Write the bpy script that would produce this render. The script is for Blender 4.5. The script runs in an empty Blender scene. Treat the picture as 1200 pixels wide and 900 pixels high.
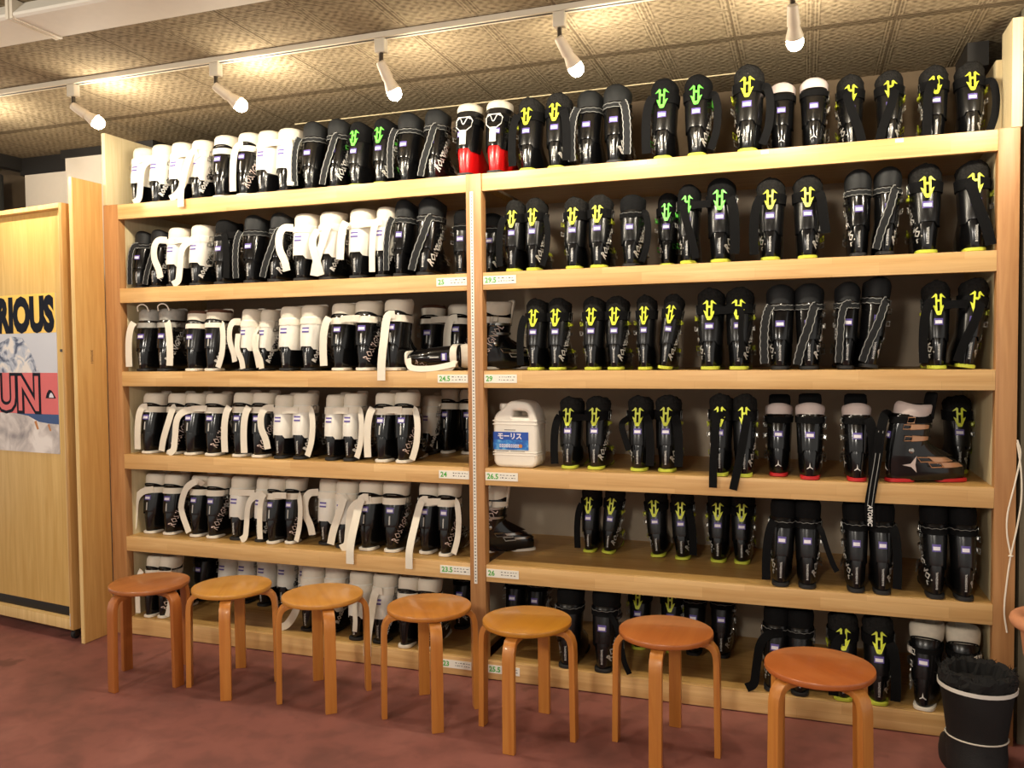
import bpy, bmesh, math, random
from math import sin, cos, pi, radians
from mathutils import Vector, Matrix
rnd = random.Random(7)
SC = bpy.context.scene
COL = SC.collection

# ------------------------------------------------------------------ materials
def nm(name):
    m = bpy.data.materials.new(name); m.use_nodes = True
    nt = m.node_tree; b = nt.nodes['Principled BSDF']
    return m, nt, b
def lin(c):
    return tuple(((v/255)/12.92 if v/255 <= .04045 else ((v/255+.055)/1.055)**2.4) for v in c)
def plain(name, rgb, rough=.5, metal=0., spec=.5, noise=0., nscale=30., coat=0., bump=0., bscale=200.):
    m, nt, b = nm(name)
    c = lin(rgb)
    b.inputs['Base Color'].default_value = (*c, 1)
    b.inputs['Roughness'].default_value = rough
    b.inputs['Metallic'].default_value = metal
    b.inputs['Specular IOR Level'].default_value = spec
    b.inputs['Coat Weight'].default_value = coat
    tc = nt.nodes.new('ShaderNodeTexCoord')
    if noise:
        n = nt.nodes.new('ShaderNodeTexNoise'); n.inputs['Scale'].default_value = nscale; n.inputs['Detail'].default_value = 4
        nt.links.new(tc.outputs['Object'], n.inputs['Vector'])
        r = nt.nodes.new('ShaderNodeMix'); r.data_type = 'RGBA'
        r.inputs['A'].default_value = (*[v*(1-noise) for v in c], 1); r.inputs['B'].default_value = (*[min(1, v*(1+noise)) for v in c], 1)
        nt.links.new(n.outputs['Fac'], r.inputs['Factor']); nt.links.new(r.outputs['Result'], b.inputs['Base Color'])
    if bump:
        n = nt.nodes.new('ShaderNodeTexNoise'); n.inputs['Scale'].default_value = bscale; n.inputs['Detail'].default_value = 3
        nt.links.new(tc.outputs['Object'], n.inputs['Vector'])
        bp = nt.nodes.new('ShaderNodeBump'); bp.inputs['Strength'].default_value = bump; bp.inputs['Distance'].default_value = .004
        nt.links.new(n.outputs['Fac'], bp.inputs['Height']); nt.links.new(bp.outputs['Normal'], b.inputs['Normal'])
    return m
def wood(name, rgb, rgb2, axis='X', rough=.45, scale=1., blocks=False, ramp=(.3, .75), coat=0.):
    m, nt, b = nm(name)
    tc = nt.nodes.new('ShaderNodeTexCoord'); mp = nt.nodes.new('ShaderNodeMapping')
    oi = nt.nodes.new('ShaderNodeObjectInfo')
    add = nt.nodes.new('ShaderNodeVectorMath'); add.operation = 'ADD'
    mul = nt.nodes.new('ShaderNodeVectorMath'); mul.operation = 'SCALE'; mul.inputs['Scale'].default_value = 13.
    cx = nt.nodes.new('ShaderNodeCombineXYZ')
    for k in range(3): nt.links.new(oi.outputs['Random'], cx.inputs[k])
    nt.links.new(cx.outputs[0], mul.inputs[0]); nt.links.new(tc.outputs['Object'], add.inputs[0]); nt.links.new(mul.outputs[0], add.inputs[1])
    sc = {'X': (1.5, 26, 26), 'Y': (26, 1.5, 26), 'Z': (26, 26, 1.5)}[axis]
    mp.inputs['Scale'].default_value = tuple(v*scale for v in sc)
    nt.links.new(add.outputs[0], mp.inputs['Vector'])
    n = nt.nodes.new('ShaderNodeTexNoise'); n.inputs['Scale'].default_value = 1.6; n.inputs['Detail'].default_value = 6; n.inputs['Distortion'].default_value = .8
    nt.links.new(mp.outputs[0], n.inputs['Vector'])
    r = nt.nodes.new('ShaderNodeValToRGB'); r.color_ramp.elements[0].position = ramp[0]; r.color_ramp.elements[1].position = ramp[1]
    r.color_ramp.elements[0].color = (*lin(rgb2), 1); r.color_ramp.elements[1].color = (*lin(rgb), 1)
    nt.links.new(n.outputs['Fac'], r.inputs['Fac'])
    out = r.outputs['Color']
    if blocks:
        br = nt.nodes.new('ShaderNodeTexBrick'); br.inputs['Scale'].default_value = 1.; br.inputs['Brick Width'].default_value = .47; br.inputs['Row Height'].default_value = .043
        br.inputs['Mortar Size'].default_value = 0.0006; br.offset = .37; br.inputs['Bias'].default_value = -.2
        br.inputs['Color1'].default_value = (1, 1, 1, 1); br.inputs['Color2'].default_value = (.80, .72, .62, 1); br.inputs['Mortar'].default_value = (.75, .68, .6, 1)
        m2 = nt.nodes.new('ShaderNodeMapping'); nt.links.new(add.outputs[0], m2.inputs['Vector'])
        m2.inputs['Rotation'].default_value = (radians(90), 0, 0)
        nt.links.new(m2.outputs[0], br.inputs['Vector'])
        mx = nt.nodes.new('ShaderNodeMix'); mx.data_type = 'RGBA'; mx.blend_type = 'MULTIPLY'; mx.inputs['Factor'].default_value = .75
        nt.links.new(out, mx.inputs['A']); nt.links.new(br.outputs['Color'], mx.inputs['B']); out = mx.outputs['Result']
    nt.links.new(out, b.inputs['Base Color'])
    b.inputs['Roughness'].default_value = rough; b.inputs['Coat Weight'].default_value = coat
    return m
M = {}
M['blk'] = plain('black_gloss_plastic', (13, 13, 14), .17, spec=.55, noise=.15)
M['blk2'] = plain('black_satin_plastic', (15, 15, 16), .27, spec=.5, noise=.2)
M['soft'] = plain('black_liner_fabric', (14, 14, 15), .85, spec=.15, noise=.35, nscale=60, bump=.3)
M['fur'] = plain('dark_fur', (34, 33, 32), .95, spec=.1, noise=.75, nscale=90, bump=1., bscale=160)
M['lthr'] = plain('grey_liner_leather', (28, 29, 30), .55, spec=.25, noise=.25, bump=.2, bscale=300)
M['wpl'] = plain('white_plastic', (226, 222, 212), .33, noise=.05)
M['wfab'] = plain('white_liner_fabric', (214, 205, 188), .72, noise=.08, nscale=25, bump=.15, bscale=120)
M['wstr'] = plain('white_webbing', (224, 216, 200), .7, noise=.06, bump=.25, bscale=350)
M['pinkw'] = plain('pinkish_white_padding', (203, 188, 182), .6, noise=.08)
M['worn'] = plain('worn_white_padding', (205, 196, 178), .65, noise=.25, nscale=35)
M['silv'] = plain('silver_grey_fabric', (150, 147, 140), .55, noise=.3, nscale=50)
M['red'] = plain('red_plastic', (188, 18, 20), .25, noise=.08)
M['yel'] = plain('lime_yellow_plastic', (214, 224, 62), .4, noise=.05)
M['yelsole'] = plain('lime_yellow_rubber', (196, 204, 66), .6, noise=.1)
M['grn'] = plain('bright_green_plastic', (110, 232, 82), .4, noise=.05)
M['wsole'] = plain('white_rubber', (226, 218, 204), .55, noise=.08)
M['bsole'] = plain('black_rubber', (26, 25, 25), .6, noise=.2)
M['rsole'] = plain('red_rubber', (190, 30, 34), .5, noise=.08)
M['pur'] = plain('purple_ink', (88, 74, 150), .5, noise=.04)
M['lab'] = plain('label_paper', (226, 222, 232), .5, noise=.03)
M['wink'] = plain('white_ink', (222, 220, 216), .45, noise=.03)
M['pink'] = plain('pale_pink_ink', (218, 198, 192), .45, noise=.05)
M['gink'] = plain('grey_ink', (190, 188, 182), .4, noise=.1)
M['dink'] = plain('dark_ink', (40, 38, 40), .5, noise=.05)
M['sblk'] = plain('black_webbing', (14, 14, 15), .9, spec=.12, noise=.25, bump=.3, bscale=350)
M['sgry'] = plain('grey_webbing', (34, 35, 36), .8, spec=.15, noise=.2, bump=.3, bscale=350)
M['edge'] = plain('pale_stitching', (150, 150, 146), .6, noise=.1)
M['met'] = plain('brushed_metal', (180, 178, 172), .3, metal=1., noise=.08)
M['brn'] = plain('brown_trim', (92, 62, 48), .6, noise=.15)
M['copper'] = plain('copper_buckle', (196, 150, 116), .35, metal=.6, noise=.1)

# ------------------------------------------------------------------ mesh helpers
class MB:
    def __init__(s): s.v = []; s.f = []; s.m = []; s.mats = []
    def mi(s, key):
        if key not in s.mats: s.mats.append(key)
        return s.mats.index(key)
    def add(s, vs, fs, key):
        o = len(s.v); k = s.mi(key)
        s.v += [tuple(v) for v in vs]; s.f += [tuple(i+o for i in f) for f in fs]; s.m += [k]*len(fs)
    def box(s, x0, x1, y0, y1, z0, z1, key):
        vs = [(x, y, z) for x in (x0, x1) for y in (y0, y1) for z in (z0, z1)]
        s.add(vs, [(0, 1, 3, 2), (4, 6, 7, 5), (0, 4, 5, 1), (2, 3, 7, 6), (0, 2, 6, 4), (1, 5, 7, 3)], key)
    def loft(s, rings, key, cap0=True, cap1=True, closed=True):
        n = len(rings[0]); vs = [p for r in rings for p in r]; fs = []
        for i in range(len(rings)-1):
            for k in range(n if closed else n-1):
                a = i*n+k; b = i*n+(k+1) % n
                fs.append((a, b, b+n, a+n))
        if cap0: fs.append(tuple(range(n-1, -1, -1)))
        if cap1: fs.append(tuple((len(rings)-1)*n+k for k in range(n)))
        s.add(vs, fs, key)
    def tube(s, pts, r, key, n=8, closed=False):
        pts = [Vector(p) for p in pts]; rings = []; up = Vector((.13, .21, .97))
        for i, p in enumerate(pts):
            if closed: t = pts[(i+1) % len(pts)]-pts[i-1]
            else: t = pts[min(i+1, len(pts)-1)]-pts[max(i-1, 0)]
            t.normalize(); a = t.cross(up); 
            if a.length < .05: a = t.cross(Vector((1, 0, 0)))
            a.normalize(); b = t.cross(a)
            rr = r[i] if isinstance(r, (list, tuple)) else r
            rings.append([tuple(p+a*rr*cos(2*pi*k/n)+b*rr*sin(2*pi*k/n)) for k in range(n)])
        if closed: rings.append(rings[0])
        s.loft(rings, key, not closed, not closed)
    def mesh(s, name, smooth=True, bevel=0., angle=40, weld=False):
        me = bpy.data.meshes.new(name)
        me.from_pydata(s.v, [], s.f)
        for k in s.mats: me.materials.append(M[k])
        me.polygons.foreach_set('material_index', s.m)
        bm = bmesh.new(); bm.from_mesh(me)
        if weld: bmesh.ops.remove_doubles(bm, verts=bm.verts, dist=1e-5)
        bmesh.ops.recalc_face_normals(bm, faces=bm.faces)
        if bevel:
            es = [e for e in bm.edges if len(e.link_faces) == 2 and e.calc_face_angle() > radians(50)]
            bmesh.ops.bevel(bm, geom=es, offset=bevel, segments=2, affect='EDGES', profile=.6)
        bm.to_mesh(me); bm.free()
        if smooth:
            me.polygons.foreach_set('use_smooth', [True]*len(me.polygons))
            me.set_sharp_from_angle(angle=radians(angle))
        me.update()
        return me
def obj(name, me, parent=None, loc=(0, 0, 0), rot=(0, 0, 0)):
    o = bpy.data.objects.new(name, me); COL.objects.link(o)
    o.location = loc; o.rotation_euler = rot
    if parent: o.parent = parent
    return o
def tag(o, label=None, cat=None, group=None, kind=None):
    if label: o['label'] = label
    if cat: o['category'] = cat
    if group: o['group'] = group
    if kind: o['kind'] = kind
    return o
def empty(name, loc=(0, 0, 0), rot=(0, 0, 0), label=None, cat=None, group=None):
    o = obj(name, None, None, loc, rot); o.empty_display_size = .05
    return tag(o, label, cat, group)
def boxme(name, key, x0, x1, y0, y1, z0, z1, bevel=0.):
    b = MB(); b.box(x0, x1, y0, y1, z0, z1, key); return b.mesh(name, bool(bevel), bevel)
_txt = {}
def text2d(s, size, bold=0., res=2, sx=1., shear=0., spacing=1.):
    k = (s, size, bold, res, sx, shear, spacing)
    if k in _txt: return _txt[k]
    cu = bpy.data.curves.new('t', 'FONT'); cu.body = s; cu.size = size; cu.offset = bold; cu.resolution_u = res; cu.shear = shear; cu.space_character = spacing
    o = bpy.data.objects.new('t', cu); COL.objects.link(o); bpy.context.view_layer.update()
    me = bpy.data.meshes.new_from_object(o.evaluated_get(bpy.context.evaluated_depsgraph_get()))
    vs = [(v.co.x*sx, v.co.y) for v in me.vertices]; fs = [tuple(p.vertices) for p in me.polygons]
    bpy.data.objects.remove(o); bpy.data.curves.remove(cu); bpy.data.meshes.remove(me)
    _txt[k] = (vs, fs); return vs, fs
def spline(pts, per=5):
    P = [Vector(p) for p in pts]; P = [P[0]*2-P[1]]+P+[P[-1]*2-P[-2]]; out = []
    for i in range(1, len(P)-2):
        a, b, c, d = P[i-1:i+3]
        for k in range(per):
            t = k/per
            out.append(.5*((2*b)+(c-a)*t+(2*a-5*b+4*c-d)*t*t+(3*b-a-3*c+d)*t**3))
    out.append(P[-2]); return out
def ribbon(mb, pts, w, th, key, hint=(0, -1, 0), edge=None, per=5):
    P = spline(pts, per); h = Vector(hint); rings = []; strips = {-1: [], 1: []}
    for i, p in enumerate(P):
        t = (P[min(i+1, len(P)-1)]-P[max(i-1, 0)]).normalized()
        wd = t.cross(h)
        if wd.length < .2: wd = t.cross(h+Vector((.4, 0, .2)))
        wd.normalize(); n = wd.cross(t).normalized()
        if n.dot(h) < 0: n = -n; 
        a = w/2
        rings.append([tuple(p-wd*a-n*th/2), tuple(p+wd*a-n*th/2), tuple(p+wd*a+n*th/2), tuple(p-wd*a+n*th/2)])
        if edge:
            for sg in (-1, 1):
                c = p+wd*sg*(a*.82+.0016*(1 if i % 2 else -1))+n*(th/2+.0006)
                strips[sg].append((c-wd*.0013, c+wd*.0013))
    mb.loft(rings, key)
    if edge:
        for sg in (-1, 1):
            S = strips[sg]; vs = [tuple(q) for pr in S for q in pr]
            mb.add(vs, [(2*i, 2*i+1, 2*i+3, 2*i+2) for i in range(len(S)-1)], edge)
GLOBE, ROOM, AMB, EXPO = 800., 150., .75, -.02
BOOTS = [
  (1, 'WB', 'L', -1.96, 0.05, 0, 0, 0.95, 'bridge', 0),
  (1, 'WB', 'R', -1.833, 0.05, 0, 0, 0.97, 'curlL', 0),
  (1, 'WB', 'L', -1.702, 0.05, 0, 0, 0.97, 'bridge', 0),
  (1, 'WB', 'R', -1.569, 0.05, 0, 0, 0.97, 'curlL2,rearover', 0),
  (1, 'BW', 'L', -1.421, 0.05, 0, 0, 1.0, '', 0),
  (1, 'BW', 'R', -1.272, 0.05, 0, 0, 1.0, 'rearL', 0),
  (1, 'WB', 'L', -1.152, 0.05, 0, 0, 1.0, 'bridge', 0),
  (1, 'WB', 'R', -1.029, 0.05, 0, 0, 1.0, 'hangR', 0),
  (1, 'GY', 'L', -0.879, 0.05, 0, 0, 1.0, 'sideL', 0),
  (1, 'GY', 'R', -0.736, 0.05, 0, 0, 1.0, 'diag', 0),
  (1, 'GR', 'L', -0.616, 0.05, 0, 0, 0.92, '', 0),
  (1, 'GR', 'R', -0.48, 0.05, 0, 0, 0.93, '', 0),
  (1, 'GY', 'L', -0.346, 0.05, 0, 0, 0.97, 'sideL', 0),
  (1, 'GY', 'R', -0.202, 0.05, 0, 0, 0.98, 'diag', 0),
  (1, 'RD', 'L', -0.023, 0.02, 0, 0, 1.02, '', 0),
  (1, 'RD', 'R', 0.125, 0.02, 0, 0, 1.02, '', 0),
  (1, 'YE', 'L', 0.279, 0.03, 0, 0, 0.96, 'sideL', 0),
  (1, 'YE', 'R', 0.412, 0.03, 0, 0, 0.98, 'hangR', 0),
  (1, 'GY', 'L', 0.556, 0.04, 0, 0, 0.98, 'sideL', 0),
  (1, 'GY', 'R', 0.683, 0.02, 0, 0, 1.0, 'hangR', 0),
  (1, 'GR', 'L', 0.892, 0.02, 0, 0, 1.0, 'sideL', 0),
  (1, 'GR', 'R', 1.036, 0.02, 0, 0, 1.0, 'loopR', 0),
  (1, 'YE', 'L', 1.242, 0.02, -2, 0, 1.04, 'loopR', 0),
  (1, 'AT', 'L', 1.376, 0.09, 0, 0, 0.93, '', 0),
  (1, 'AT', 'R', 1.503, 0.07, 0, 0, 0.93, '', 0),
  (1, 'YE', 'L', 1.647, 0.14, 0, 0, 0.89, 'diagR', 0),
  (1, 'YE', 'R', 1.795, 0.14, 0, 0, 0.89, 'diag', 0),
  (1, 'YE', 'L', 1.961, 0.14, 0, 0, 0.89, 'rearL', 0),
  (1, 'YE', 'R', 2.09, 0.14, 0, 0, 0.89, 'loopR', 0),
  (2, 'GY', 'L', -1.968, 0.06, 4, 0, 0.9, 'rearL', 0),
  (2, 'GY', 'R', -1.85, 0.05, 4, 0, 0.9, 'diag', 0),
  (2, 'WB', 'L', -1.718, 0.03, 0, 0, 0.95, 'bridge,loopL', 0),
  (2, 'WB', 'R', -1.568, 0.03, 0, 0, 0.97, 'curlL', 0),
  (2, 'BK', 'L', -1.403, 0.02, 0, 0, 0.98, 'hangR,bridge', 0),
  (2, 'GY', 'L', -1.218, 0.02, 3, 0, 1.0, 'sideL', 0),
  (2, 'GY', 'R', -1.074, 0.02, 4, 3, 1.0, 'diag', 0),
  (2, 'WB', 'L', -0.919, 0.02, 0, 0, 1.02, 'loopL', 0),
  (2, 'WB', 'R', -0.771, 0.02, 0, 0, 1.02, 'diag,vee', 0),
  (2, 'WB', 'L', -0.599, 0.02, 0, 0, 1.03, 'hangL,bridge', 0),
  (2, 'WB', 'R', -0.464, 0.02, 0, 0, 1.03, 'rearL', 0),
  (2, 'GY', 'L', -0.373, 0.03, 4, 2, 1.06, 'sideL', 0),
  (2, 'GY', 'R', -0.242, 0.03, 4, 3, 1.06, 'diag', 0),
  (2, 'BK', 'L', -0.066, 0.07, 2, 0, 0.9, '', 0),
  (2, 'BK', 'R', 0.062, 0.12, 4, 0, 0.85, '', 1),
  (2, 'YE', 'L', 0.208, 0.02, 0, 0, 0.93, 'sideL', 0),
  (2, 'YE', 'R', 0.307, 0.02, 2, 0, 0.94, 'loopR', 0),
  (2, 'YE', 'L', 0.494, 0.02, 0, 0, 0.91, '', 0),
  (2, 'YE', 'R', 0.607, 0.02, 1, 0, 0.92, '', 0),
  (2, 'BK', 'R', 0.751, 0.02, 0, 0, 0.91, 'loopR', 0),
  (2, 'GR', 'L', 0.899, 0.09, 0, 0, 0.92, '', 1),
  (2, 'GR', 'L', 0.997, 0.02, 0, 0, 0.97, 'diagR,bridge', 0),
  (2, 'GR', 'R', 1.132, 0.02, 0, 0, 1.02, 'hangR', 0),
  (2, 'YE', 'L', 1.334, 0.02, 0, 0, 0.97, 'sideL', 0),
  (2, 'YE', 'R', 1.48, 0.02, 0, 0, 0.97, 'hangR2', 0),
  (2, 'GY', 'L', 1.673, 0.02, 0, 0, 1.0, '', 0),
  (2, 'GY', 'R', 1.773, 0.02, 3, 3, 1.0, 'diag', 0),
  (2, 'YE', 'L', 1.919, 0.02, 0, 0, 1.0, '', 0),
  (2, 'YE', 'R', 2.087, 0.02, 0, 0, 1.0, 'diagR', 0),
  (3, 'LC', 'L', -1.92, 0.02, 2, 0, 1.0, 'sideL', 0),
  (3, 'LC', 'R', -1.783, 0.02, 2, 0, 1.0, 'hangR', 0),
  (3, 'BR', 'L', -1.598, 0.02, 0, 0, 0.96, '', 0),
  (3, 'BR', 'R', -1.473, 0.02, 2, 0, 0.97, 'loopR', 0),
  (3, 'WB', 'L', -1.26, 0.02, 0, 0, 0.96, 'loopL,hang', 0),
  (3, 'WB', 'R', -1.175, 0.06, 0, 0, 0.95, 'vee,hang', 0),
  (3, 'WB', 'L', -1.014, 0.02, 0, 0, 0.98, '', 0),
  (3, 'WB', 'R', -0.884, 0.02, 3, 0, 0.99, '', 0),
  (3, 'BW', 'L', -0.709, 0.02, 0, 0, 1.0, 'sideL,bridge', 0),
  (3, 'BW', 'R', -0.571, 0.02, 3, 0, 1.02, '', 0),
  (3, 'BW', 'L', -0.413, 0.02, 0, 0, 1.03, 'rearover', 0),
  (3, 'BR', 'L', -0.378, 0.36, 3, 0, 1.0, 'bridge', 1),
  (3, 'BW', 'R', -0.22, 0.36, 3, 0, 1.0, 'rearL', 1),
  (3, 'BW', 'R', -0.018, 0.17, -52, 0, 0.98, '', 1),
  (3, 'YE', 'L', 0.307, 0.02, 0, 0, 0.92, 'sideL', 0),
  (3, 'YE', 'R', 0.411, 0.02, 0, 0, 0.92, '', 0),
  (3, 'YE', 'L', 0.576, 0.02, 0, 0, 0.92, '', 0),
  (3, 'YE', 'R', 0.68, 0.02, 0, 0, 0.92, '', 0),
  (3, 'YE', 'L', 0.811, 0.02, 0, 0, 0.92, '', 0),
  (3, 'YE', 'R', 0.896, 0.02, 0, 7, 0.92, '', 0),
  (3, 'YE', 'L', 1.089, 0.02, 0, 0, 0.98, 'bridge', 0),
  (3, 'YE', 'R', 1.208, 0.02, 0, 0, 0.98, 'rearR', 0),
  (3, 'GY', 'L', 1.374, 0.02, 0, 0, 1.0, 'sideL', 0),
  (3, 'GY', 'R', 1.487, 0.02, 0, 0, 1.0, 'diag', 0),
  (3, 'GY', 'L', 1.629, 0.02, 3, 2, 1.0, 'rearL', 0),
  (3, 'GY', 'R', 1.72, 0.02, 10, 8, 1.05, 'diag', 0),
  (3, 'YE', 'L', 1.961, 0.02, 0, 0, 0.98, 'sideL,bridge', 0),
  (3, 'YE', 'R', 2.061, 0.02, 2, 7, 0.99, 'diag', 0),
  (4, 'BW', 'L', -1.926, 0.045, 0, 0, 0.98, 'rearL', 0),
  (4, 'BW', 'R', -1.76, 0.045, 0, 0, 0.98, 'diag', 0),
  (4, 'BW', 'L', -1.642, 0.045, 0, 0, 0.98, 'curlL,bridge', 0),
  (4, 'BW', 'R', -1.504, 0.045, 3, 0, 0.98, '', 0),
  (4, 'BW', 'L', -1.332, 0.045, 0, 0, 1.0, 'sideL', 0),
  (4, 'BW', 'R', -1.211, 0.045, 0, 0, 1.0, 'sideL', 0),
  (4, 'WB', 'L', -1.077, 0.045, 0, 0, 0.97, 'loopL,bridge', 0),
  (4, 'WB', 'R', -0.96, 0.045, 4, 0, 1.0, 'loopR', 0),
  (4, 'WB', 'L', -0.777, 0.045, 0, 0, 0.98, 'bridge', 0),
  (4, 'WB', 'R', -0.671, 0.045, 3, 0, 1.0, 'loopR', 0),
  (4, 'BW', 'L', -0.491, 0.045, 0, 0, 1.01, 'bridge,sideL', 0),
  (4, 'BW', 'R', -0.376, 0.045, 6, 0, 1.02, 'loopR', 0),
  (4, 'BW', 'L', -0.329, 0.458, 2, 0, 1.02, 'sideL', 0),
  (4, 'BW', 'R', -0.2, 0.454, 2, 0, 1.02, 'loopR', 0),
  (4, 'WB', 'R', -0.4, 0.375, 0, 0, 0.93, '', 1),
  (4, 'YE', 'L', 0.454, 0.064, 0, 0, 0.92, 'sideL,bridge', 0),
  (4, 'YE', 'R', 0.576, 0.069, 0, 0, 0.93, '', 0),
  (4, 'YE', 'L', 0.773, 0.067, 0, 0, 0.94, 'diagL,hangR', 0),
  (4, 'YE', 'R', 0.896, 0.073, 0, 0, 0.95, 'hangR', 0),
  (4, 'YE', 'L', 1.132, 0.012, 0, 0, 0.98, 'rearover', 0),
  (4, 'YE', 'R', 1.233, 0.012, 3, 0, 0.98, 'diagover', 0),
  (4, 'AT', 'L', 1.367, 0.073, 0, 0, 0.95, '', 0),
  (4, 'AT', 'R', 1.492, 0.012, 0, 0, 0.97, '', 0),
  (4, 'AT', 'L', 1.671, 0.012, 0, 0, 0.97, 'hangR', 0),
  (4, 'AS', 'R', 1.782, 0.06, -72, 0, 1.0, 'atover', 0),
  (4, 'YE', 'R', 2.09, 0.359, 0, 0, 0.93, '', 0),
  (5, 'BW', 'L', -1.963, 0.085, 0, 0, 0.98, 'curlL', 0),
  (5, 'BW', 'R', -1.83, 0.085, 3, 0, 0.98, '', 0),
  (5, 'BW', 'L', -1.654, 0.085, 0, 0, 0.98, 'knot', 0),
  (5, 'BW', 'R', -1.54, 0.082, 3, 0, 0.98, '', 0),
  (5, 'WB', 'L', -1.39, 0.085, 0, 0, 1.0, 'bridge', 0),
  (5, 'WB', 'R', -1.24, 0.085, 0, 0, 1.0, 'curlL', 0),
  (5, 'BW', 'L', -1.15, 0.062, 0, 0, 1.0, 'bridge,sideL', 0),
  (5, 'BW', 'R', -1.056, 0.091, 5, 0, 1.0, 'loopR', 0),
  (5, 'WB', 'L', -0.87, 0.127, 0, 0, 1.0, 'loopL', 0),
  (5, 'WB', 'R', -0.745, 0.086, 0, 0, 1.0, 'diag', 0),
  (5, 'BW', 'L', -0.601, 0.072, 0, 0, 1.02, 'rearover,curlL', 0),
  (5, 'BW', 'R', -0.461, 0.077, 4, 0, 1.02, '', 0),
  (5, 'BW', 'L', -0.284, 0.095, 0, 0, 1.02, 'rearover,bridge', 0),
  (5, 'BW', 'R', -0.171, 0.075, 4, 0, 1.04, 'loopR', 0),
  (5, 'BW', 'R', -0.066, 0.2, -60, 0, 1.0, '', 1),
  (5, 'YE', 'L', 0.472, 0.361, 0, 0, 0.9, 'sideL', 0),
  (5, 'YE', 'R', 0.567, 0.354, 0, 5, 0.9, '', 0),
  (5, 'YE', 'L', 0.81, 0.357, 0, -4, 0.9, '', 0),
  (5, 'YE', 'R', 0.928, 0.342, 0, -2, 0.9, 'hangR', 0),
  (5, 'YE', 'L', 1.092, 0.342, 0, 0, 0.92, '', 0),
  (5, 'YE', 'R', 1.199, 0.342, 0, 0, 0.92, '', 0),
  (5, 'BT', 'L', 1.377, 0.012, 0, 2, 1.03, 'sideL', 0),
  (5, 'BT', 'R', 1.483, 0.012, 0, 0, 1.04, 'diagup', 0),
  (5, 'BT', 'L', 1.67, 0.012, 0, 0, 1.05, '', 0),
  (5, 'BT', 'R', 1.767, 0.012, 0, 0, 1.05, 'hangR', 0),
  (5, 'BT', 'L', 1.96, 0.012, 0, 0, 1.06, '', 0),
  (5, 'BT', 'R', 2.062, 0.012, 0, 0, 1.06, '', 0),
  (6, 'BW', 'L', -1.931, 0.029, 0, 0, 0.98, 'sideL', 0),
  (6, 'BW', 'R', -1.848, 0.04, 3, 0, 0.98, 'loopR', 0),
  (6, 'BK', 'L', -1.868, 0.364, 0, 0, 0.98, '', 1),
  (6, 'WB', 'L', -1.711, 0.378, 0, 0, 0.98, '', 1),
  (6, 'WB', 'R', -1.591, 0.398, 0, 0, 0.98, '', 1),
  (6, 'WB', 'L', -1.452, 0.391, 0, 0, 0.98, '', 1),
  (6, 'WB', 'R', -1.32, 0.398, 0, 0, 0.98, '', 1),
  (6, 'WB', 'L', -0.968, 0.098, 0, 0, 1.0, 'curlL2', 0),
  (6, 'WB', 'R', -0.834, 0.112, 0, 0, 1.0, '', 0),
  (6, 'WB', 'L', -0.654, 0.049, 0, 0, 1.0, 'rearR', 0),
  (6, 'WB', 'R', -0.515, 0.041, 0, 0, 1.0, 'rearover', 0),
  (6, 'BW', 'L', -0.371, 0.024, 0, 0, 1.0, '', 0),
  (6, 'BW', 'R', -0.261, 0.022, 2, 0, 1.0, 'loopR', 0),
  (6, 'WB', 'R', -1.177, 0.394, 0, 0, 1.0, '', 1),
  (6, 'WB', 'L', -0.569, 0.398, 0, 0, 1.0, '', 1),
  (6, 'BK', 'R', -0.218, 0.364, 0, 0, 0.96, '', 1),
  (6, 'BK', 'L', 0.061, 0.396, 0, 0, 0.95, '', 1),
  (6, 'BK', 'R', 0.185, 0.382, 0, 0, 0.95, '', 1),
  (6, 'BT', 'L', 0.452, 0.012, 0, 0, 1.04, '', 0),
  (6, 'BT', 'R', 0.62, 0.012, 0, 0, 1.05, 'curlR', 0),
  (6, 'YE', 'L', 0.716, 0.347, 0, 0, 0.92, '', 1),
  (6, 'YE', 'R', 0.87, 0.348, 0, 0, 0.92, '', 1),
  (6, 'BK', 'L', 0.978, 0.347, 0, 0, 0.95, '', 1),
  (6, 'BK', 'R', 1.106, 0.354, 0, 0, 0.95, '', 1),
  (6, 'BT', 'L', 1.346, 0.018, 0, 3, 1.0, 'curlL', 0),
  (6, 'BT', 'R', 1.455, 0.012, 0, 0, 1.0, '', 0),
  (6, 'YE', 'L', 1.623, 0.012, 0, 0, 0.98, 'rearL', 0),
  (6, 'YE', 'R', 1.756, 0.012, 0, 0, 0.98, 'hangR', 0),
  (6, 'AW', 'L', 1.915, 0.012, -14, 0, 1.02, '', 0),
  (6, 'AW', 'R', 2.058, 0.012, -6, 0, 1.0, '', 0),
]
# ------------------------------------------------------------------ ski boots (heel at the origin, toe towards +Y)
#        z     yb     yf    wb    wf
SHELL = [(.008, .004, .300, .0375, .044), (.016, .001, .304, .041, .048), (.045, -.002, .306, .0435, .050), (.068, -.003, .298, .0455, .050), (.088, -.003, .262, .0468, .050),
         (.112, -.001, .215, .0475, .048), (.138, .004, .178, .0475, .047), (.165, .012, .158, .045, .046)]
CUFF = [(.112, -.003, .150, .0495, .049), (.13, -.003, .155, .0506, .0495), (.17, .002, .162, .0532, .051), (.21, .009, .168, .0556, .052), (.245, .017, .172, .0574, .053), (.272, .025, .174, .0584, .053)]
LINER = [(.24, .026, .166, .050, .048), (.272, .030, .170, .0555, .051), (.295, .033, .174, .058, .052), (.315, .037, .178, .0585, .053), (.328, .044, .180, .054, .051)]
NR = 28
def ring(sl, n=NR, grow=0., rise=0.):
    z, yb, yf, wb, wf = sl; out = []
    for k in range(n):
        t = 2*pi*k/n; out.append(pt(z, yb-grow, yf+grow, wb+grow, wf+grow, t, rise))
    return out
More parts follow.
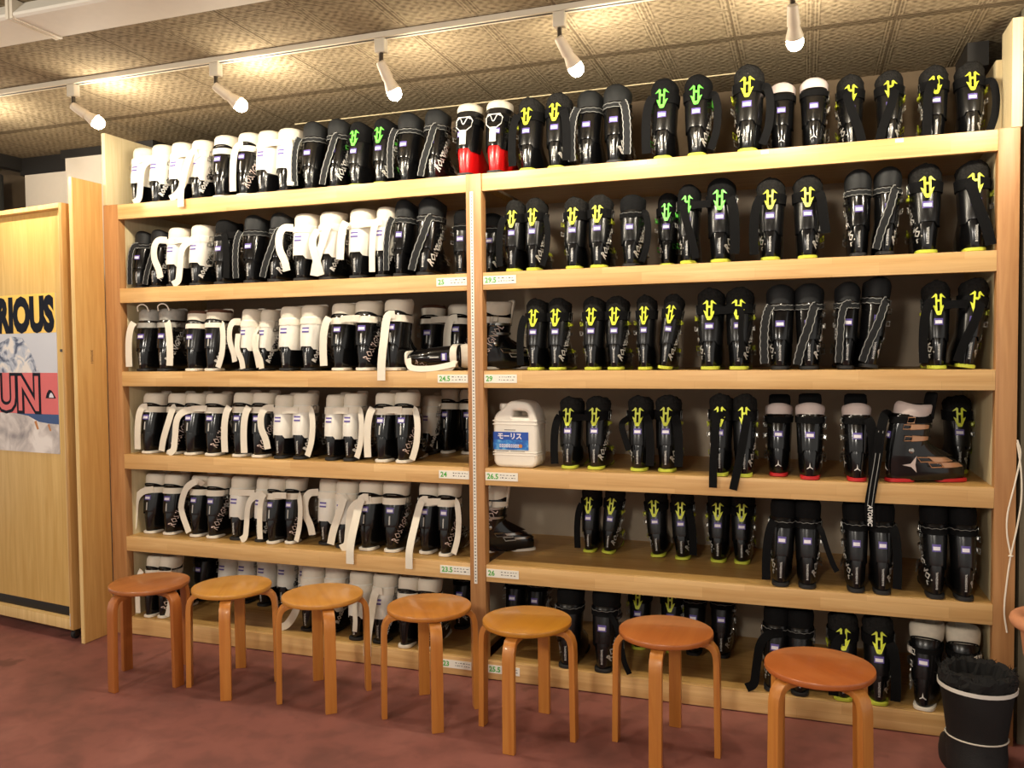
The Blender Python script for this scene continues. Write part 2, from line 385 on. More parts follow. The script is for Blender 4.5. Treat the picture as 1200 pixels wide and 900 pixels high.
def pt(z, yb, yf, wb, wf, t, rise=0.):
    s, c = sin(t), cos(t); w = wb+(wf-wb)*(1-c)/2
    x = w*math.copysign(abs(s)**.85, s); y = (yb+yf)/2-(yf-yb)/2*math.copysign(abs(c)**.92, c)
    return (x, y, z+rise*max(0, c)**2)
def at(tab, z):
    if z <= tab[0][0]: return (z,)+tab[0][1:]
    for a, b in zip(tab, tab[1:]):
        if z <= b[0]:
            f = (z-a[0])/(b[0]-a[0]); return (z,)+tuple(a[i]+(b[i]-a[i])*f for i in range(1, 5))
    return (z,)+tab[-1][1:]
def skin(z, t, off=0.):
    tab = CUFF if z > .114 else SHELL
    _, yb, yf, wb, wf = at(tab, z)
    return pt(z, yb-off, yf+off, wb+off, wf+off, t)
def t_of_s(z, s):
    # parameter at arc length s from the rear centre line
    prev = skin(z, 0); acc = 0.; N = 36; sg = 1 if s >= 0 else -1; s = abs(s)
    for k in range(1, N+1):
        q = skin(z, pi*k/N); d = math.dist(q[:2], prev[:2])
        if acc+d >= s: return sg*pi/N*(k-1+(s-acc)/d)
        acc += d; prev = q
    return sg*pi
def patch(mb, s0, s1, z0, z1, off, key, ns=5, nz=2, th=.002):
    o, i = [], []
    for a in range(nz+1):
        z = z0+(z1-z0)*a/nz
        for b in range(ns+1):
            t = t_of_s(z, s0+(s1-s0)*b/ns)
            o.append(skin(z, t, off)); i.append(skin(z, t, off-th))
    n = ns+1; N = len(o); fs = []
    for a in range(nz):
        for b in range(ns):
            q = a*n+b; fs.append((q, q+1, q+n+1, q+n))
    rim = list(range(ns+1))+[a*n+ns for a in range(1, nz+1)]+[nz*n+b for b in range(ns-1, -1, -1)]+[a*n for a in range(nz-1, 0, -1)]
    for k in range(len(rim)):
        p, q = rim[k], rim[(k+1) % len(rim)]; fs.append((p, p+N, q+N, q))
    mb.add(o+i, fs, key)
def wrap_text(mb, s, size, s0, z0, ang, key, side=1, bold=0., off=.0015, sx=1., shear=0., split=None, spacing=1.):
    vs, fs = text2d(s, size, bold, 1, sx, shear, spacing); ca, sa = cos(ang), sin(ang); out = []
    for u, v in vs:
        h = u*ca-v*sa; z = z0+u*sa+v*ca; ss = (s0+h) if side > 0 else -(s0-h)
        out.append(skin(z, t_of_s(z, ss), off))
    if split:
        lo = [f for f in fs if sum(out[i][2] for i in f)/len(f) < .115]; hi = [f for f in fs if f not in lo]
        mb.add(out, lo, key); mb.add(out, hi, split)
    else: mb.add(out, fs, key)
def wrap_poly(mb, polys, z0, off, key, th=.003, sc=1.):
    # flat outlines (mm, up is v) laid round the rear of the cuff
    for P in polys:
        for mir in (1, -1):
            o, i = [], []
            for u, v in P:
                z = z0+v*sc/1000; t = t_of_s(min(z, .268), mir*u*sc/1000)
                a = skin(min(z, .268), t, off); b = skin(min(z, .268), t, off-th)
                dy = max(0, z-.268)*.22-max(0, z-.262)*.06
                o.append((a[0], a[1]+dy, z)); i.append((b[0], b[1]+dy, z))
            n = len(o); mb.add(o+i, [tuple(range(n))]+[(k, k+n, (k+1) % n+n, (k+1) % n) for k in range(n)], key)
ARROW = [[(18, 49), (7, 62), (3, 59), (3, 52), (8, 53)], [(8, 53), (3, 52), (3, 12), (7.5, 26)], [(7.5, 26), (3, 12), (0, 12), (0, 0), (5, 1), (15, 31)], [(3.2, 45), (0, 45), (0, 38), (3.2, 38)]]
def jit(r, a, rg): return [(x+rg.uniform(-a, a), y+rg.uniform(-a, a), z+rg.uniform(-a, a)) for x, y, z in r]

# look, shell, cuff, liner, strap, sole, sole toe
TYPES = {
 'BW': dict(look='black ski boot with white collar', shell='blk', cuff='blk', liner='wfab', strap='wstr', sole='wsole', tail='wstr', letter='pink', acc='met', rise=.004, collar=1.08),
 'WB': dict(look='white ski boot with black heel', shell='blk', cuff='wpl', liner='wfab', strap='wstr', sole='bsole', tail='wstr', letter='wink', acc='met', rise=.003, collar=1.04),
 'YE': dict(look='black ski boot with lime yellow emblem', shell='blk', cuff='blk2', liner='fur', strap='sblk', sole='yelsole', tail='sblk', letter='gink', acc='yel', rise=.024, collar=1.04),
 'GR': dict(look='black ski boot with bright green emblem', shell='blk', cuff='blk2', liner='soft', strap='sblk', sole='yelsole', tail='sblk', letter='gink', acc='grn', rise=.022, collar=1.03),
 'GY': dict(look='black ski boot with stitched grey strap', shell='blk', cuff='blk', liner='lthr', strap='sgry', sole='bsole', tail='sgry', letter='wink', acc='met', rise=.022, collar=1.08),
 'BK': dict(look='plain black ski boot', shell='blk', cuff='blk2', liner='soft', strap='sblk', sole='bsole', tail='sblk', letter='gink', acc='met', rise=.016, collar=1.08),
 'BT': dict(look='all black ski boot with white heel lettering', shell='blk2', cuff='blk2', liner='soft', strap='sblk', sole='bsole', tail='sblk', letter='gink', acc='met', rise=.012, collar=1.05),
 'RD': dict(look='red heeled ski boot with white frame', shell='red', cuff='blk', liner='worn', strap='sblk', sole='bsole', tail='sblk', letter='wink', acc='met', rise=.006, collar=1.02),
 'AT': dict(lz=.74, look='glossy black ski boot with pale collar band', shell='blk', cuff='blk', liner='pinkw', strap='sblk', sole='rsole', tail='sblk', letter='wink', acc='met', rise=.014, collar=1.05),
 'AS': dict(lz=.74, look='black ski boot turned sideways showing copper buckles', shell='blk', cuff='blk', liner='pinkw', strap='sblk', sole='rsole', tail='sblk', letter='wink', acc='copper', rise=.014, collar=1.05),
 'AW': dict(lz=.88, look='black ski boot with worn white collar', shell='blk2', cuff='blk2', liner='worn', strap='sblk', sole='wsole', tail='sblk', letter='wink', acc='wpl', rise=.008, collar=1.1),
 'LC': dict(look='black ski boot with silver collar loop', shell='blk', cuff='blk', liner='silv', strap='silv', sole='bsole', tail='wstr', letter='wink', acc='met', rise=.006, collar=1.04),
 'BR': dict(look='black ski boot with brown edged white collar', shell='blk', cuff='blk2', liner='wfab', strap='wstr', sole='wsole', tail='wstr', letter='wink', acc='met', rise=.004, collar=1.04),
}
def build_parts(ty, sd):
    T = TYPES[ty]; sg = 1 if sd == 'R' else -1; out = []
    rg = random.Random(hash((ty, sd)) % 999 if False else sum(map(ord, ty+sd)))
    # shell
    b = MB(); b.loft([ring(s) for s in SHELL], T['shell'], True, True)
    # instep overlap flap and toe ridge
    b.loft([[(x*.6, y+.004, z+.012) for x, y, z in [skin(.09, 2.2+.188*k) for k in range(6)]], [(x*.5, y+.01, z+.012) for x, y, z in [skin(.14, 2.2+.188*k) for k in range(6)]]], T['shell'], False, False, False)
    out.append(('shell', b.mesh('shell', True, angle=60), None))
    # sole: heel block and toe block
    b = MB()
    for y0, y1, k in ((-.004, .105, 0), (.185, .312, 1)):
        rr = []
        for z, g in ((0., -.004), (.002, 0.), (.0125, 0.), (.0145, -.003)):
            r = []
            for q in range(24):
                t = 2*pi*q/24; s, c = sin(t), cos(t); m = (1-c)/2
                w = ((.036+.004*m) if not k else (.047-.010*m))+g
                r.append((w*math.copysign(abs(s)**.6, s), (y0+y1)/2-((y1-y0)/2+g)*math.copysign(abs(c)**.6, c), z))
            rr.append(r)
        b.loft(rr, T['sole'])
    b.loft([[(x*.8, y, z) for x, y, z in ring((z, .06, .23, .036, .04), 16)] for z in (.006, .014)], 'bsole')
    out.append(('sole', b.mesh('sole', True), None))
    # cuff
    b = MB(); rr = [ring(s) for s in CUFF]
    rr[1] = ring((.134,)+CUFF[1][1:]); rr[0] = [(x, y, z+(.012 if abs(math.sin(2*pi*k/NR)) < .5 else -.006*abs(math.sin(2*pi*k/NR)))+.014*max(0, -math.cos(2*pi*k/NR))) for k, (x, y, z) in enumerate(rr[0])]
    top = CUFF[-1]; rr.append(ring((.275,)+top[1:], grow=-.003)); rr.append(ring((.264,)+top[1:], grow=-.006)); rr.append(ring((.2,)+at(CUFF, .2)[1:], grow=-.007))
    b.loft(rr, T['cuff'], False, False)
    out.append(('cuff', b.mesh('cuff', True, angle=60), None))
    # pivot rivets
    b = MB()
    for s in (sg,):
        q = skin(.128, s*pi*.5, .0); b.loft([[(q[0]+s*h, q[1]+r*cos(a*pi/4), q[2]+r*sin(a*pi/4)) for a in range(8)] for h, r in ((-.004, .011), (.003, .011), (.005, .007))], 'met' if ty != 'WB' else 'bsole')
    out.append(('pivot_rivet', b.mesh('pivot_rivet', True), None))
    # liner
    b = MB(); g = T['collar']; rr = []
    n = 36 if ty == 'YE' else NR
    for i, s in enumerate(LINER):
        ss = (s[0], s[1]-(g-1)*.03*(i > 0), s[2], s[3]*(g if i > 0 else 1), s[4]*(g if i > 0 else 1))
        ss = (.24+(ss[0]-.24)*T.get('lz', 1.),)+ss[1:]; r = ring(ss, n, rise=T['rise']*min(1, i/3)); rr.append(jit(r, .0022, rg) if ty == 'YE' and i > 1 else r)
    z, yb, yf, wb, wf = LINER[-1]; z = .24+(z-.24)*T.get('lz', 1.); e = T['rise']
    rr.append(ring((z+.004, yb+.006, yf-.006, wb*g-.006, wf*g-.006), n, rise=e)); rr.append(ring((z, yb+.012, yf-.012, wb*g-.011, wf*g-.011), n, rise=e)); rr.append(ring((.27, yb+.016, yf-.02, wb-.012, wf-.012), n))
    if ty == 'YE': rr[5] = jit(rr[5], .003, rg)
    if ty in ('AT', 'AS'):
        b.loft(rr[:6], T['liner'], False, False); b.loft(rr[5:], 'soft', False, True)
    elif ty == 'BR':
        b.loft(rr[:4], T['liner'], False, False); b.loft(rr[3:6], 'brn', False, False); b.loft(rr[5:], 'wfab', False, True)
    elif ty == 'RD':
        b.loft(rr[:3], 'blk2', False, False); b.loft(rr[2:6], T['liner'], False, False); b.loft(rr[5:], 'soft', False, True)
    else: b.loft(rr, T['liner'], False, True)
    lin_me = b.mesh('liner', True, angle=70)
    subs = []
    # tongue
    tz = .014 if ty in ('AT', 'AS') else 0.
    b = MB(); b.loft([ring((z+tz*(z > .3), y0, y1, w*(1.3 if tz else 1), w*(1.3 if tz else 1)), 16) for z, y0, y1, w in ((.25, .15, .176, .03), (.31, .158, .186, .036), (.335, .163, .190, .034), (.342, .168, .188, .026))], T['liner'] if ty not in ('AT', 'AS', 'RD') else 'soft')
    subs.append(('tongue', b.mesh('tongue', True)))
    if ty in ('BW', 'BR', 'AW'):   # dark gap line under the collar, at the back
        b = MB(); patch_l = []
        for k in range(13):
            a = -.95+1.9*k/12; q = pt(.280-.014*(abs(a)/.95)**2.2, *[at(LINER, .28)[i] for i in (1, 2, 3, 4)], a)
            patch_l.append((q[0]*1.07, q[1]-.004, q[2]))
        ribbon_pts = patch_l; b.tube(ribbon_pts, .0042 if ty == 'BW' else .0035, 'soft', 6); subs.append(('collar_edge', b.mesh('collar_edge', True)))
    if ty == 'LC':
        b = MB(); b.tube(spline([(-.03, .03, .325), (-.024, .02, .35), (0, .024, .362), (.024, .026, .35), (.03, .035, .325)]), .0035, 'wstr', 6); subs.append(('pull_loop', b.mesh('pull_loop', True)))
    out.append(('liner', lin_me, subs))
    # power strap band round the cuff
    b = MB(); lo, hi = {'BW': (.231, .262), 'WB': (.238, .27), 'BR': (.236, .262), 'GY': (.243, .268), 'YE': (.240, .282), 'GR': (.24, .282), 'AT': (.236, .262), 'AS': (.236, .262), 'AW': (.22, .24)}.get(ty, (.235, .262))
    o_ = [[skin(z, 2*pi*k/NR, d) for k in range(NR)] for z, d in ((lo, .0015), (lo, .004 if ty not in ('YE', 'GR') else .005), (hi, .0045 if ty not in ('YE', 'GR') else .0075), (hi, .001))]
    if ty in ('BW', 'WB', 'BR'):   # the white webbing sags to the front
        o_ = [[(x, y, z-.012*(1-cos(2*pi*k/NR))/2) for k, (x, y, z) in enumerate(r)] for r in o_]
    b.loft(o_, T['strap'], False, False)
    if ty == 'GY':
        for zz in (lo+.003, hi-.003): b.tube([tuple(Vector(skin(zz+.0015*(-1)**k, 2*pi*k/NR, .0046))) for k in range(NR)], .0012, 'edge', 4, True)
    if ty in ('BT', 'BK'):
        b.tube([tuple(Vector(skin(hi-.004+.0015*(-1)**k, 2*pi*k/NR, .0046))) for k in range(NR)], .0009, 'edge', 4, True)
    bsub = []
    m2 = MB(); q = [skin(z, sg*t, .0075) for z, t in ((lo+.002, 1.15), (hi-.002, 1.15), (hi-.002, 1.45), (lo+.002, 1.45))]
    m2.tube(q, .0022, 'met' if T['acc'] != 'copper' else 'copper', 6, True); bsub.append(('ring_buckle', m2.mesh('ring_buckle', True)))
    out.append(('power_strap', b.mesh('power_strap', True, angle=50), bsub))
    # size sticker on the spine
    b = MB(); zs = .187 if ty not in ('WB', 'BW') else (.200 if ty == 'WB' else .202); so = .012*sg if ty == 'RD' else (-.004 if ty == 'WB' else 0); hw = .0175
    if ty == 'WB':
        patch(b, so-hw, so+hw, zs+.012, zs+.020, .0022, 'pur', 4, 1); patch(b, so-hw*.95, so+hw*.95, zs+.002, zs+.012, .0019, 'lab', 4, 1); patch(b, so-hw, so+hw, zs-.006, zs+.002, .0022, 'pur', 4, 1)
    else:
        patch(b, so-hw, so+hw, zs-.011, zs+.015, .0018, 'pur', 4, 1); patch(b, so-hw*.78, so+hw*.78, zs-.006, zs+.007, .0026, 'lab', 4, 1)
    out.append(('size_sticker', b.mesh('size_sticker', True), None))
    # heel lettering up the spine
    b = MB()
    if ty in ('AT', 'AS', 'AW', 'RD'):
        if ty == 'RD':
            fr = [(-11, .200), (-33, .222), (-37, .250), (-26, .268), (26, .268), (37, .250), (33, .222), (11, .200)]
            b.tube([skin(z, t_of_s(z, u/1000), .006) for u, z in fr], .0022, 'wink', 6)
            patch(b, -.013, .013, .140, .206, .006, 'wpl', 3, 2, .005)
            b.tube(spline([skin(.258, -.42, .006), skin(.262, -.2, .006), skin(.232, 0, .006), skin(.262, .2, .006), skin(.258, .42, .006)]), .002, 'wink', 6)
            out.append(('spine_frame', b.mesh('spine_frame', True), None))
        else:
            s_ = [(0, 26), (2.2, 8), (13, -1), (10.5, -2.5), (0, 4)]
            for m_ in (1, -1):
                vs = [skin(.048+v/1000, t_of_s(.05, m_*u/1000), .002) for u, v in s_]; b.add(vs, [(0, 1, 4), (1, 2, 3, 4)], 'wink')
            out.append(('star_mark', b.mesh('star_mark', False), None))
    else:
        if ty in ('BW', 'BR'):
            patch(b, -.0025, .0025, .135, .178, .0016, 'gink', 1, 3)
        else:
            zz = .036 if ty != 'WB' else .03
            wrap_text(b, 'ROSSIGNOL', .0115, .0045, zz, pi/2, 'wink', 1, .0002, .002, 1.05)
        out.append(('heel_lettering', b.mesh('heel_lettering', False), None))
    # side lettering
    b = MB(); ang = radians(60)
    big = {'BW': .056, 'WB': .036, 'BR': .036}.get(ty, .056)
    word = {'AS': 'ATOMIC', 'AT': 'ATOMIC', 'AW': 'ATOMIC'}.get(ty, 'ROSSIGNOL')
    if ty not in ('RD', 'AT', 'AW', 'AS'):
        kw = dict(bold=.0018 if ty not in ('BW',) else .0004, sx=.66 if ty not in ('WB', 'BR', 'BW') else (.64 if ty == 'BW' else .86), shear=.0 if ty in ('BW', 'BR', 'WB') else .25, split='dink' if ty == 'WB' else None)
        if sg > 0: wrap_text(b, word, big, .040 if ty == 'BW' else .050, .040, ang, T['letter'], 1, **kw)
        else: wrap_text(b, word, big, .150, .218, -ang, T['letter'], -1, **kw)
    elif ty != 'RD':
        if sg > 0: wrap_text(b, word, .017, .20, .075, -.25, 'wink', 1, bold=.0008, shear=.3)
        s_ = [(.105, .115), (.118, .05), (.06, .075), (.095, .072)]
        s_ = [(.12, .108), (.115, .072), (.118, .040), (.100, .062), (.068, .070), (.098, .076)]
        vs = [skin(z, sg*t_of_s(z, s), .003) for s, z in s_]; b.add(vs, [(0, 1, 5), (1, 2, 3), (3, 4, 5), (1, 3, 5)], 'pinkw' if ty == 'AS' else 'gink')
    if b.v: out.append(('side_lettering', b.mesh('side_lettering', False), None))
    # arrow emblem
    if ty in ('YE', 'GR'):
        b = MB(); wrap_poly(b, ARROW, .214, .0105, T['acc'], .006, 1.40); out.append(('arrow_emblem', b.mesh('arrow_emblem', False), None))
    # buckles on the outer side
    for zb, tb, tf, kk in ((.222, 1.35, 2.2, 'acc'), (.176, 1.5, 2.3, 'met'), (.092, 1.75, 2.45, 'acc'), (.070, 1.9, 2.6, 'met')):
        if ty == 'AW': tb, tf = tb-.65, tf-.75
        b = MB(); key = T['acc'] if kk == 'acc' else ('met' if T['acc'] != 'copper' else 'copper')
        rr = []
        for k in range(6):
            t = sg*(tb+(tf-tb)*k/5); d = .004+.004*sin(pi*k/5); h = (.0075-.0025*k/5)*(1.7 if ty in ('AW', 'AS', 'RD') else 1.)
            rr.append([skin(zb-h, t, d-.002), skin(zb+h, t, d-.002), skin(zb+h*.8, t, d+.004), skin(zb-h*.8, t, d+.004)])
        b.loft(rr, key)
        # bail loop standing off the lever, seen from the heel
        q = [skin(zb+.008, sg*tb, .005), skin(zb+.010, sg*(tb-.32), .014), skin(zb-.008, sg*(tb-.32), .014), skin(zb-.008, sg*tb, .005)]
        b.tube(q, .0024, key if kk == 'acc' else ('gink' if ty != 'AS' else 'copper'), 5)
        # ladder across the front
        lad = [[skin(zb+dz, sg*(tf+(2*pi-2*tf)*.75*k/6), dd) for dz, dd in ((-.006, .001), (.006, .001), (.006, .005), (-.006, .005))] for k in range(7)]
        b.loft(lad, 'blk2')
        out.append(('buckle', b.mesh('buckle', True), None))
    return out

def tails(key, T, var, y0, sc):
    """loose strap ends of one boot, in boot space"""
    b = MB(); w = .037; th = .003; mat = T['tail']; edge = 'edge' if mat == 'sgry' else None
    f = -(y0/sc)-.012         # just in front of the shelf edge
    for v in var.split(','):
        sgn = 1; R = lambda pts, **k: ribbon(b, pts, k.get('w', w), th, mat, k.get('hint', (0, -1, 0)), edge)
        if v == 'sideL': R([(-.036, .004, .264), (-.050, -.002, .235), (-.060, -.006, .18), (-.063, -.008, .1), (-.060, -.010, .025)])
        elif v == 'hangL': R([(-.04, .006, .268), (-.052, -.002, .24), (-.060, -.008, .18), (-.066, -.01, .09)])
        elif v == 'hangR': R([(.038, .006, .262), (.050, -.002, .235), (.058, -.006, .17), (.060, -.008, .09), (.058, -.010, .03)])
        elif v == 'hangR2': R([(.040, .008, .272), (.050, .0, .25), (.058, -.004, .19), (.068, -.006, .10)])
        elif v == 'rearL': R([(.01, .012, .262), (-.018, .006, .255), (-.032, -.004, .21), (-.036, -.012, .12), (-.038, -.012, .025)])
        elif v == 'rearR': R([(-.01, .012, .262), (.012, .004, .25), (.010, -.006, .17), (.014, -.012, .10), (.01, -.012, .05)], w=.022)
        elif v == 'diag': R([(.03, .02, .262), (.018, .008, .25), (.0, -.006, .18), (-.030, -.010, .09), (-.046, -.01, .02)])
        elif v == 'diagR': R([(-.03, .02, .262), (-.018, .008, .25), (.0, -.006, .18), (.030, -.010, .09), (.046, -.01, .02)])
        elif v == 'diagL': R([(-.045, .03, .25), (-.07, .0, .22), (-.052, -.008, .15), (-.036, -.010, .10)], w=.028)
        elif v == 'curlL': R([(.03, .02, .25), (-.03, .008, .235), (-.062, -.004, .19), (-.072, -.010, .09), (-.078, -.016, .03), (-.108, -.02, .008)])
        elif v == 'curlL2': R([(.02, .015, .25), (-.02, .0, .2), (-.048, -.008, .1), (-.085, -.02, .035), (-.125, -.022, .012)])
        elif v == 'curlR': R([(.03, .02, .25), (.062, .006, .2), (.082, .0, .11), (.098, -.006, .05), (.116, -.008, .012)], w=.022)
        elif v == 'loopL': R([(-.045, .04, .265), (-.075, .01, .262), (-.094, .0, .225), (-.092, -.004, .16), (-.066, -.006, .10), (-.055, -.006, .05)])
        elif v == 'loopR': R([(.05, .045, .258), (.074, .012, .245), (.086, .0, .18), (.082, -.006, .1), (.068, -.008, .045), (.058, -.008, .02)], w=.03)
        elif v == 'bridge': R([(.02, .012, .252), (.05, .008, .255), (.085, .008, .256), (.115, .014, .256)], w=.032)
        elif v == 'vee': R([(-.045, .035, .25), (-.052, -.006, .18), (-.02, -.012, .06), (-.01, -.012, .02)])
        elif v == 'hang': R([(-.03, .0, .2), (-.03, -.012, .12), (.002, -.013, .06), (.012, -.014, .012)])
        elif v == 'rearover': R([(.02, .012, .262), (-.012, .002, .25), (-.020, min(-.01, f*.6), .14), (-.026, f, .04), (-.027, f-.004, -.045)])
        elif v == 'diagover': R([(.02, .015, .262), (.01, .0, .24), (-.008, -.012, .14), (-.034, min(f, -.02), .02), (-.05, f-.006, -.05)])
        elif v == 'diagup': R([(.04, .03, .25), (.058, .004, .235), (.080, -.004, .17), (.105, -.008, .11), (.122, -.008, .08)], w=.022)
        elif v == 'knot': R([(.05, .03, .29), (.03, .0, .31), (-.03, -.010, .27), (-.062, -.014, .18), (-.05, -.018, .12), (-.02, -.02, .05), (-.01, -.022, .03)])
    return b.mesh('strap_tail', True, angle=50) if b.v else None

ORD = 'first second third fourth fifth sixth seventh eighth ninth tenth eleventh twelfth thirteenth fourteenth fifteenth sixteenth'.split()
cache = {}
def place_boot(row, ty, sd, x, y, yaw, roll, sc, var, label, group, wsc=1.):
    T = TYPES[ty]
    if (ty, sd) not in cache: cache[(ty, sd)] = build_parts(ty, sd)
    z = SHELF_Z[row]
    r = empty('ski_boot', (x, y, z+.0015+abs(sin(radians(roll)))*.034*sc), (0, radians(roll), radians(yaw)), label, 'ski boot', group)
    r.scale = (sc*wsc, sc, sc)
    for name, me, subs in cache[(ty, sd)]:
        p = obj(name, me, r)
        for sn, sm in subs or []: obj(sn, sm, p)
    if var and var != 'atover':
        k = (T['tail'], var, round(y, 2) if 'over' in var else 0, round(sc, 2) if 'over' in var else 0)
        if k not in cache: cache[k] = tails(k, T, var, y, sc)
        if cache[k]: obj('strap_tail', cache[k], r)
    return r
def place_all():
    rows = {}
    for b in BOOTS: rows.setdefault(b[0], []).append(b)
    for row, L in rows.items():
        L.sort(key=lambda o: o[3])
        for bay in (0, 1):
            for back in (0, 1):
                S = [b for b in L if (b[3] > .02) == bool(bay) and b[9] == back]
                where = ('top', 'second', 'third', 'fourth', 'fifth', 'bottom')[row-1]+' shelf'
                n = len(S)
                for i, (r_, ty, sd, x, y, yaw, roll, sc, var, bk) in enumerate(S):
                    look = TYPES[ty]['look']
                    j = n-1-i
                    if back: look = look.replace(' with bright', ' with').replace(' with lime', ' with').replace(' ski', ''); pos = ORD[i]+(' past' if bay else ' before')+' ruler post behind front row, '
                    elif bay == 0: pos = f'{ORD[i]} from plywood panel, ' if i <= j else f'{ORD[j]} before ruler post, '
                    else: pos = f'{ORD[i]} past ruler post, ' if i <= j else f'{ORD[j]} from corded end post, '
                    gaps = [abs(o[3]-x) for o in L if o is not S[i] and abs(o[4]-y) < .2] + [.2]
                    wmax = 1.10 if ty in ('BW', 'WB', 'BR', 'LC') else 1.04
                    wsc = min(wmax, max(.84, min(gaps)/.114/sc))
                    place_boot(row, ty, sd, x, y, yaw, roll, sc, var, look+', '+pos+where, 'ski boots on the '+where, wsc)
# ------------------------------------------------------------------ room
M['pine'] = wood('laminated_pine', (228, 190, 132), (208, 164, 104), 'X', .42, blocks=True)
M['pineflat'] = wood('pine_plank', (204, 164, 100), (176, 134, 72), 'X', .4)
M['post'] = wood('post_wood', (190, 142, 92), (164, 114, 68), 'Z', .45)
M['ply'] = wood('plywood', (206, 162, 98), (184, 136, 74), 'Z', .5)
M['plyedge'] = wood('pale_edge_wood', (232, 200, 140), (212, 176, 112), 'Z', .5)
M['doorw'] = wood('door_veneer', (222, 186, 116), (204, 164, 92), 'Z', .4)
M['cream'] = wood('cream_board', (214, 198, 160), (200, 182, 140), 'Z', .6)
M['wallw'] = plain('white_wall_paint', (212, 200, 184), .8, noise=.03)
M['backp'] = plain('beige_back_panel', (176, 160, 138), .7, noise=.12, nscale=8)
M['darkt'] = plain('dark_trim_and_gap_paint', (26, 22, 18), .6, noise=.2)
M['gwall'] = plain('grey_green_wall', (112, 104, 84), .8, noise=.1)
M['cloth'] = plain('dark_cloth', (38, 38, 36), .9, noise=.3)
M['rail'] = plain('track_enamel', (206, 196, 176), .45, noise=.04)
M['chrome'] = plain('dark_chrome', (96, 90, 82), .3, metal=.9, noise=.05)
M['socket'] = plain('lamp_socket_plastic', (206, 190, 166), .45, noise=.05)
M['reflector'] = plain('reflector_enamel', (214, 208, 194), .7, spec=.15, noise=.04)
M['tagp'] = plain('tag_card', (236, 232, 220), .5, noise=.03)
M['tagg'] = plain('green_ink', (74, 170, 62), .5, noise=.05)
M['jug'] = plain('white_polyethylene', (232, 226, 214), .38, noise=.04)
M['rim'] = plain('terracotta', (206, 140, 100), .7, noise=.1)
M['cordw'] = plain('white_cord', (232, 222, 204), .7, noise=.05)
m, nt, b = nm('lamp_globe_glow'); M['globe'] = m
b.inputs['Base Color'].default_value = (1, .96, .88, 1); b.inputs['Emission Color'].default_value = (1, .89, .70, 1); b.inputs['Emission Strength'].default_value = GLOBE
# floor: worn red-brown painted concrete
m, nt, b = nm('painted_concrete'); M['floor'] = m
tc = nt.nodes.new('ShaderNodeTexCoord')
def noise(scale, detail=5, dist=0.):
    n = nt.nodes.new('ShaderNodeTexNoise'); n.inputs['Scale'].default_value = scale; n.inputs['Detail'].default_value = detail; n.inputs['Distortion'].default_value = dist
    nt.links.new(tc.outputs['Object'], n.inputs['Vector']); return n
def ramp(src, *st):
    r = nt.nodes.new('ShaderNodeValToRGB')
    while len(r.color_ramp.elements) < len(st): r.color_ramp.elements.new(.5)
    for e, (p, c) in zip(r.color_ramp.elements, st): e.position = p; e.color = (*(lin(c) if len(c) == 3 else c[:3]), 1)
    nt.links.new(src, r.inputs['Fac']); return r
n1 = noise(1.5, 6, .5); r1 = ramp(n1.outputs['Fac'], (.3, (108, 66, 60)), (.5, (132, 79, 71)), (.75, (152, 98, 88)))
n2 = noise(9, 6, .4); r2 = ramp(n2.outputs['Fac'], (.36, (205, 205, 205)), (.55, (255, 255, 255)))
mx = nt.nodes.new('ShaderNodeMix'); mx.data_type = 'RGBA'; mx.blend_type = 'MULTIPLY'; mx.inputs['Factor'].default_value = .5
nt.links.new(r1.outputs['Color'], mx.inputs['A']); nt.links.new(r2.outputs['Color'], mx.inputs['B'])
n3 = noise(5, 3, .2); r3 = ramp(n3.outputs['Fac'], (.66, (0, 0, 0)), (.72, (255, 255, 255)))
mx2 = nt.nodes.new('ShaderNodeMix'); mx2.data_type = 'RGBA'; mx2.inputs['B'].default_value = (*lin((104, 62, 54)), 1)
nt.links.new(r3.outputs['Color'], mx2.inputs['Factor']); nt.links.new(mx.outputs['Result'], mx2.inputs['A']); nt.links.new(mx2.outputs['Result'], b.inputs['Base Color'])
b.inputs['Roughness'].default_value = .55
# ceiling: embossed tiles
m, nt, b = nm('embossed_ceiling_tile'); M['ceil'] = m
tc = nt.nodes.new('ShaderNodeTexCoord')
def mth(op, a, b_=None, c=None):
    n = nt.nodes.new('ShaderNodeMath'); n.operation = op
    for i, v in enumerate((a, b_, c)):
        if v is None: continue
        if isinstance(v, (int, float)): n.inputs[i].default_value = v
        else: nt.links.new(v, n.inputs[i])
    return n.outputs[0]
nz = noise(14, 3); sp = nt.nodes.new('ShaderNodeSeparateXYZ'); nt.links.new(tc.outputs['Object'], sp.inputs[0])
wx = mth('ADD', sp.outputs[0], mth('MULTIPLY', nz.outputs['Fac'], .004)); wy = mth('ADD', sp.outputs[1], mth('MULTIPLY', nz.outputs['Fac'], .004))
def cell(v, s): return mth('SUBTRACT', mth('FRACT', mth('DIVIDE', v, s)), .5)
u, v = cell(wx, .30), cell(wy, .30)
rr = mth('SQRT', mth('ADD', mth('MULTIPLY', u, u), mth('MULTIPLY', v, v)))
an = mth('ARCTAN2', v, u)
pet = mth('ADD', mth('MULTIPLY', mth('SINE', mth('MULTIPLY', rr, 44.)), mth('MULTIPLY', .8, mth('SINE', mth('MULTIPLY', an, 8.)))), mth('MULTIPLY', mth('SINE', mth('MULTIPLY', u, 44.)), mth('SINE', mth('MULTIPLY', v, 44.))))
u2, v2 = mth('ABSOLUTE', u), mth('ABSOLUTE', v); edge = mth('MAXIMUM', u2, v2)
lines = mth('MULTIPLY', mth('SINE', mth('MULTIPLY', edge, 150.)), mth('GREATER_THAN', edge, .40))
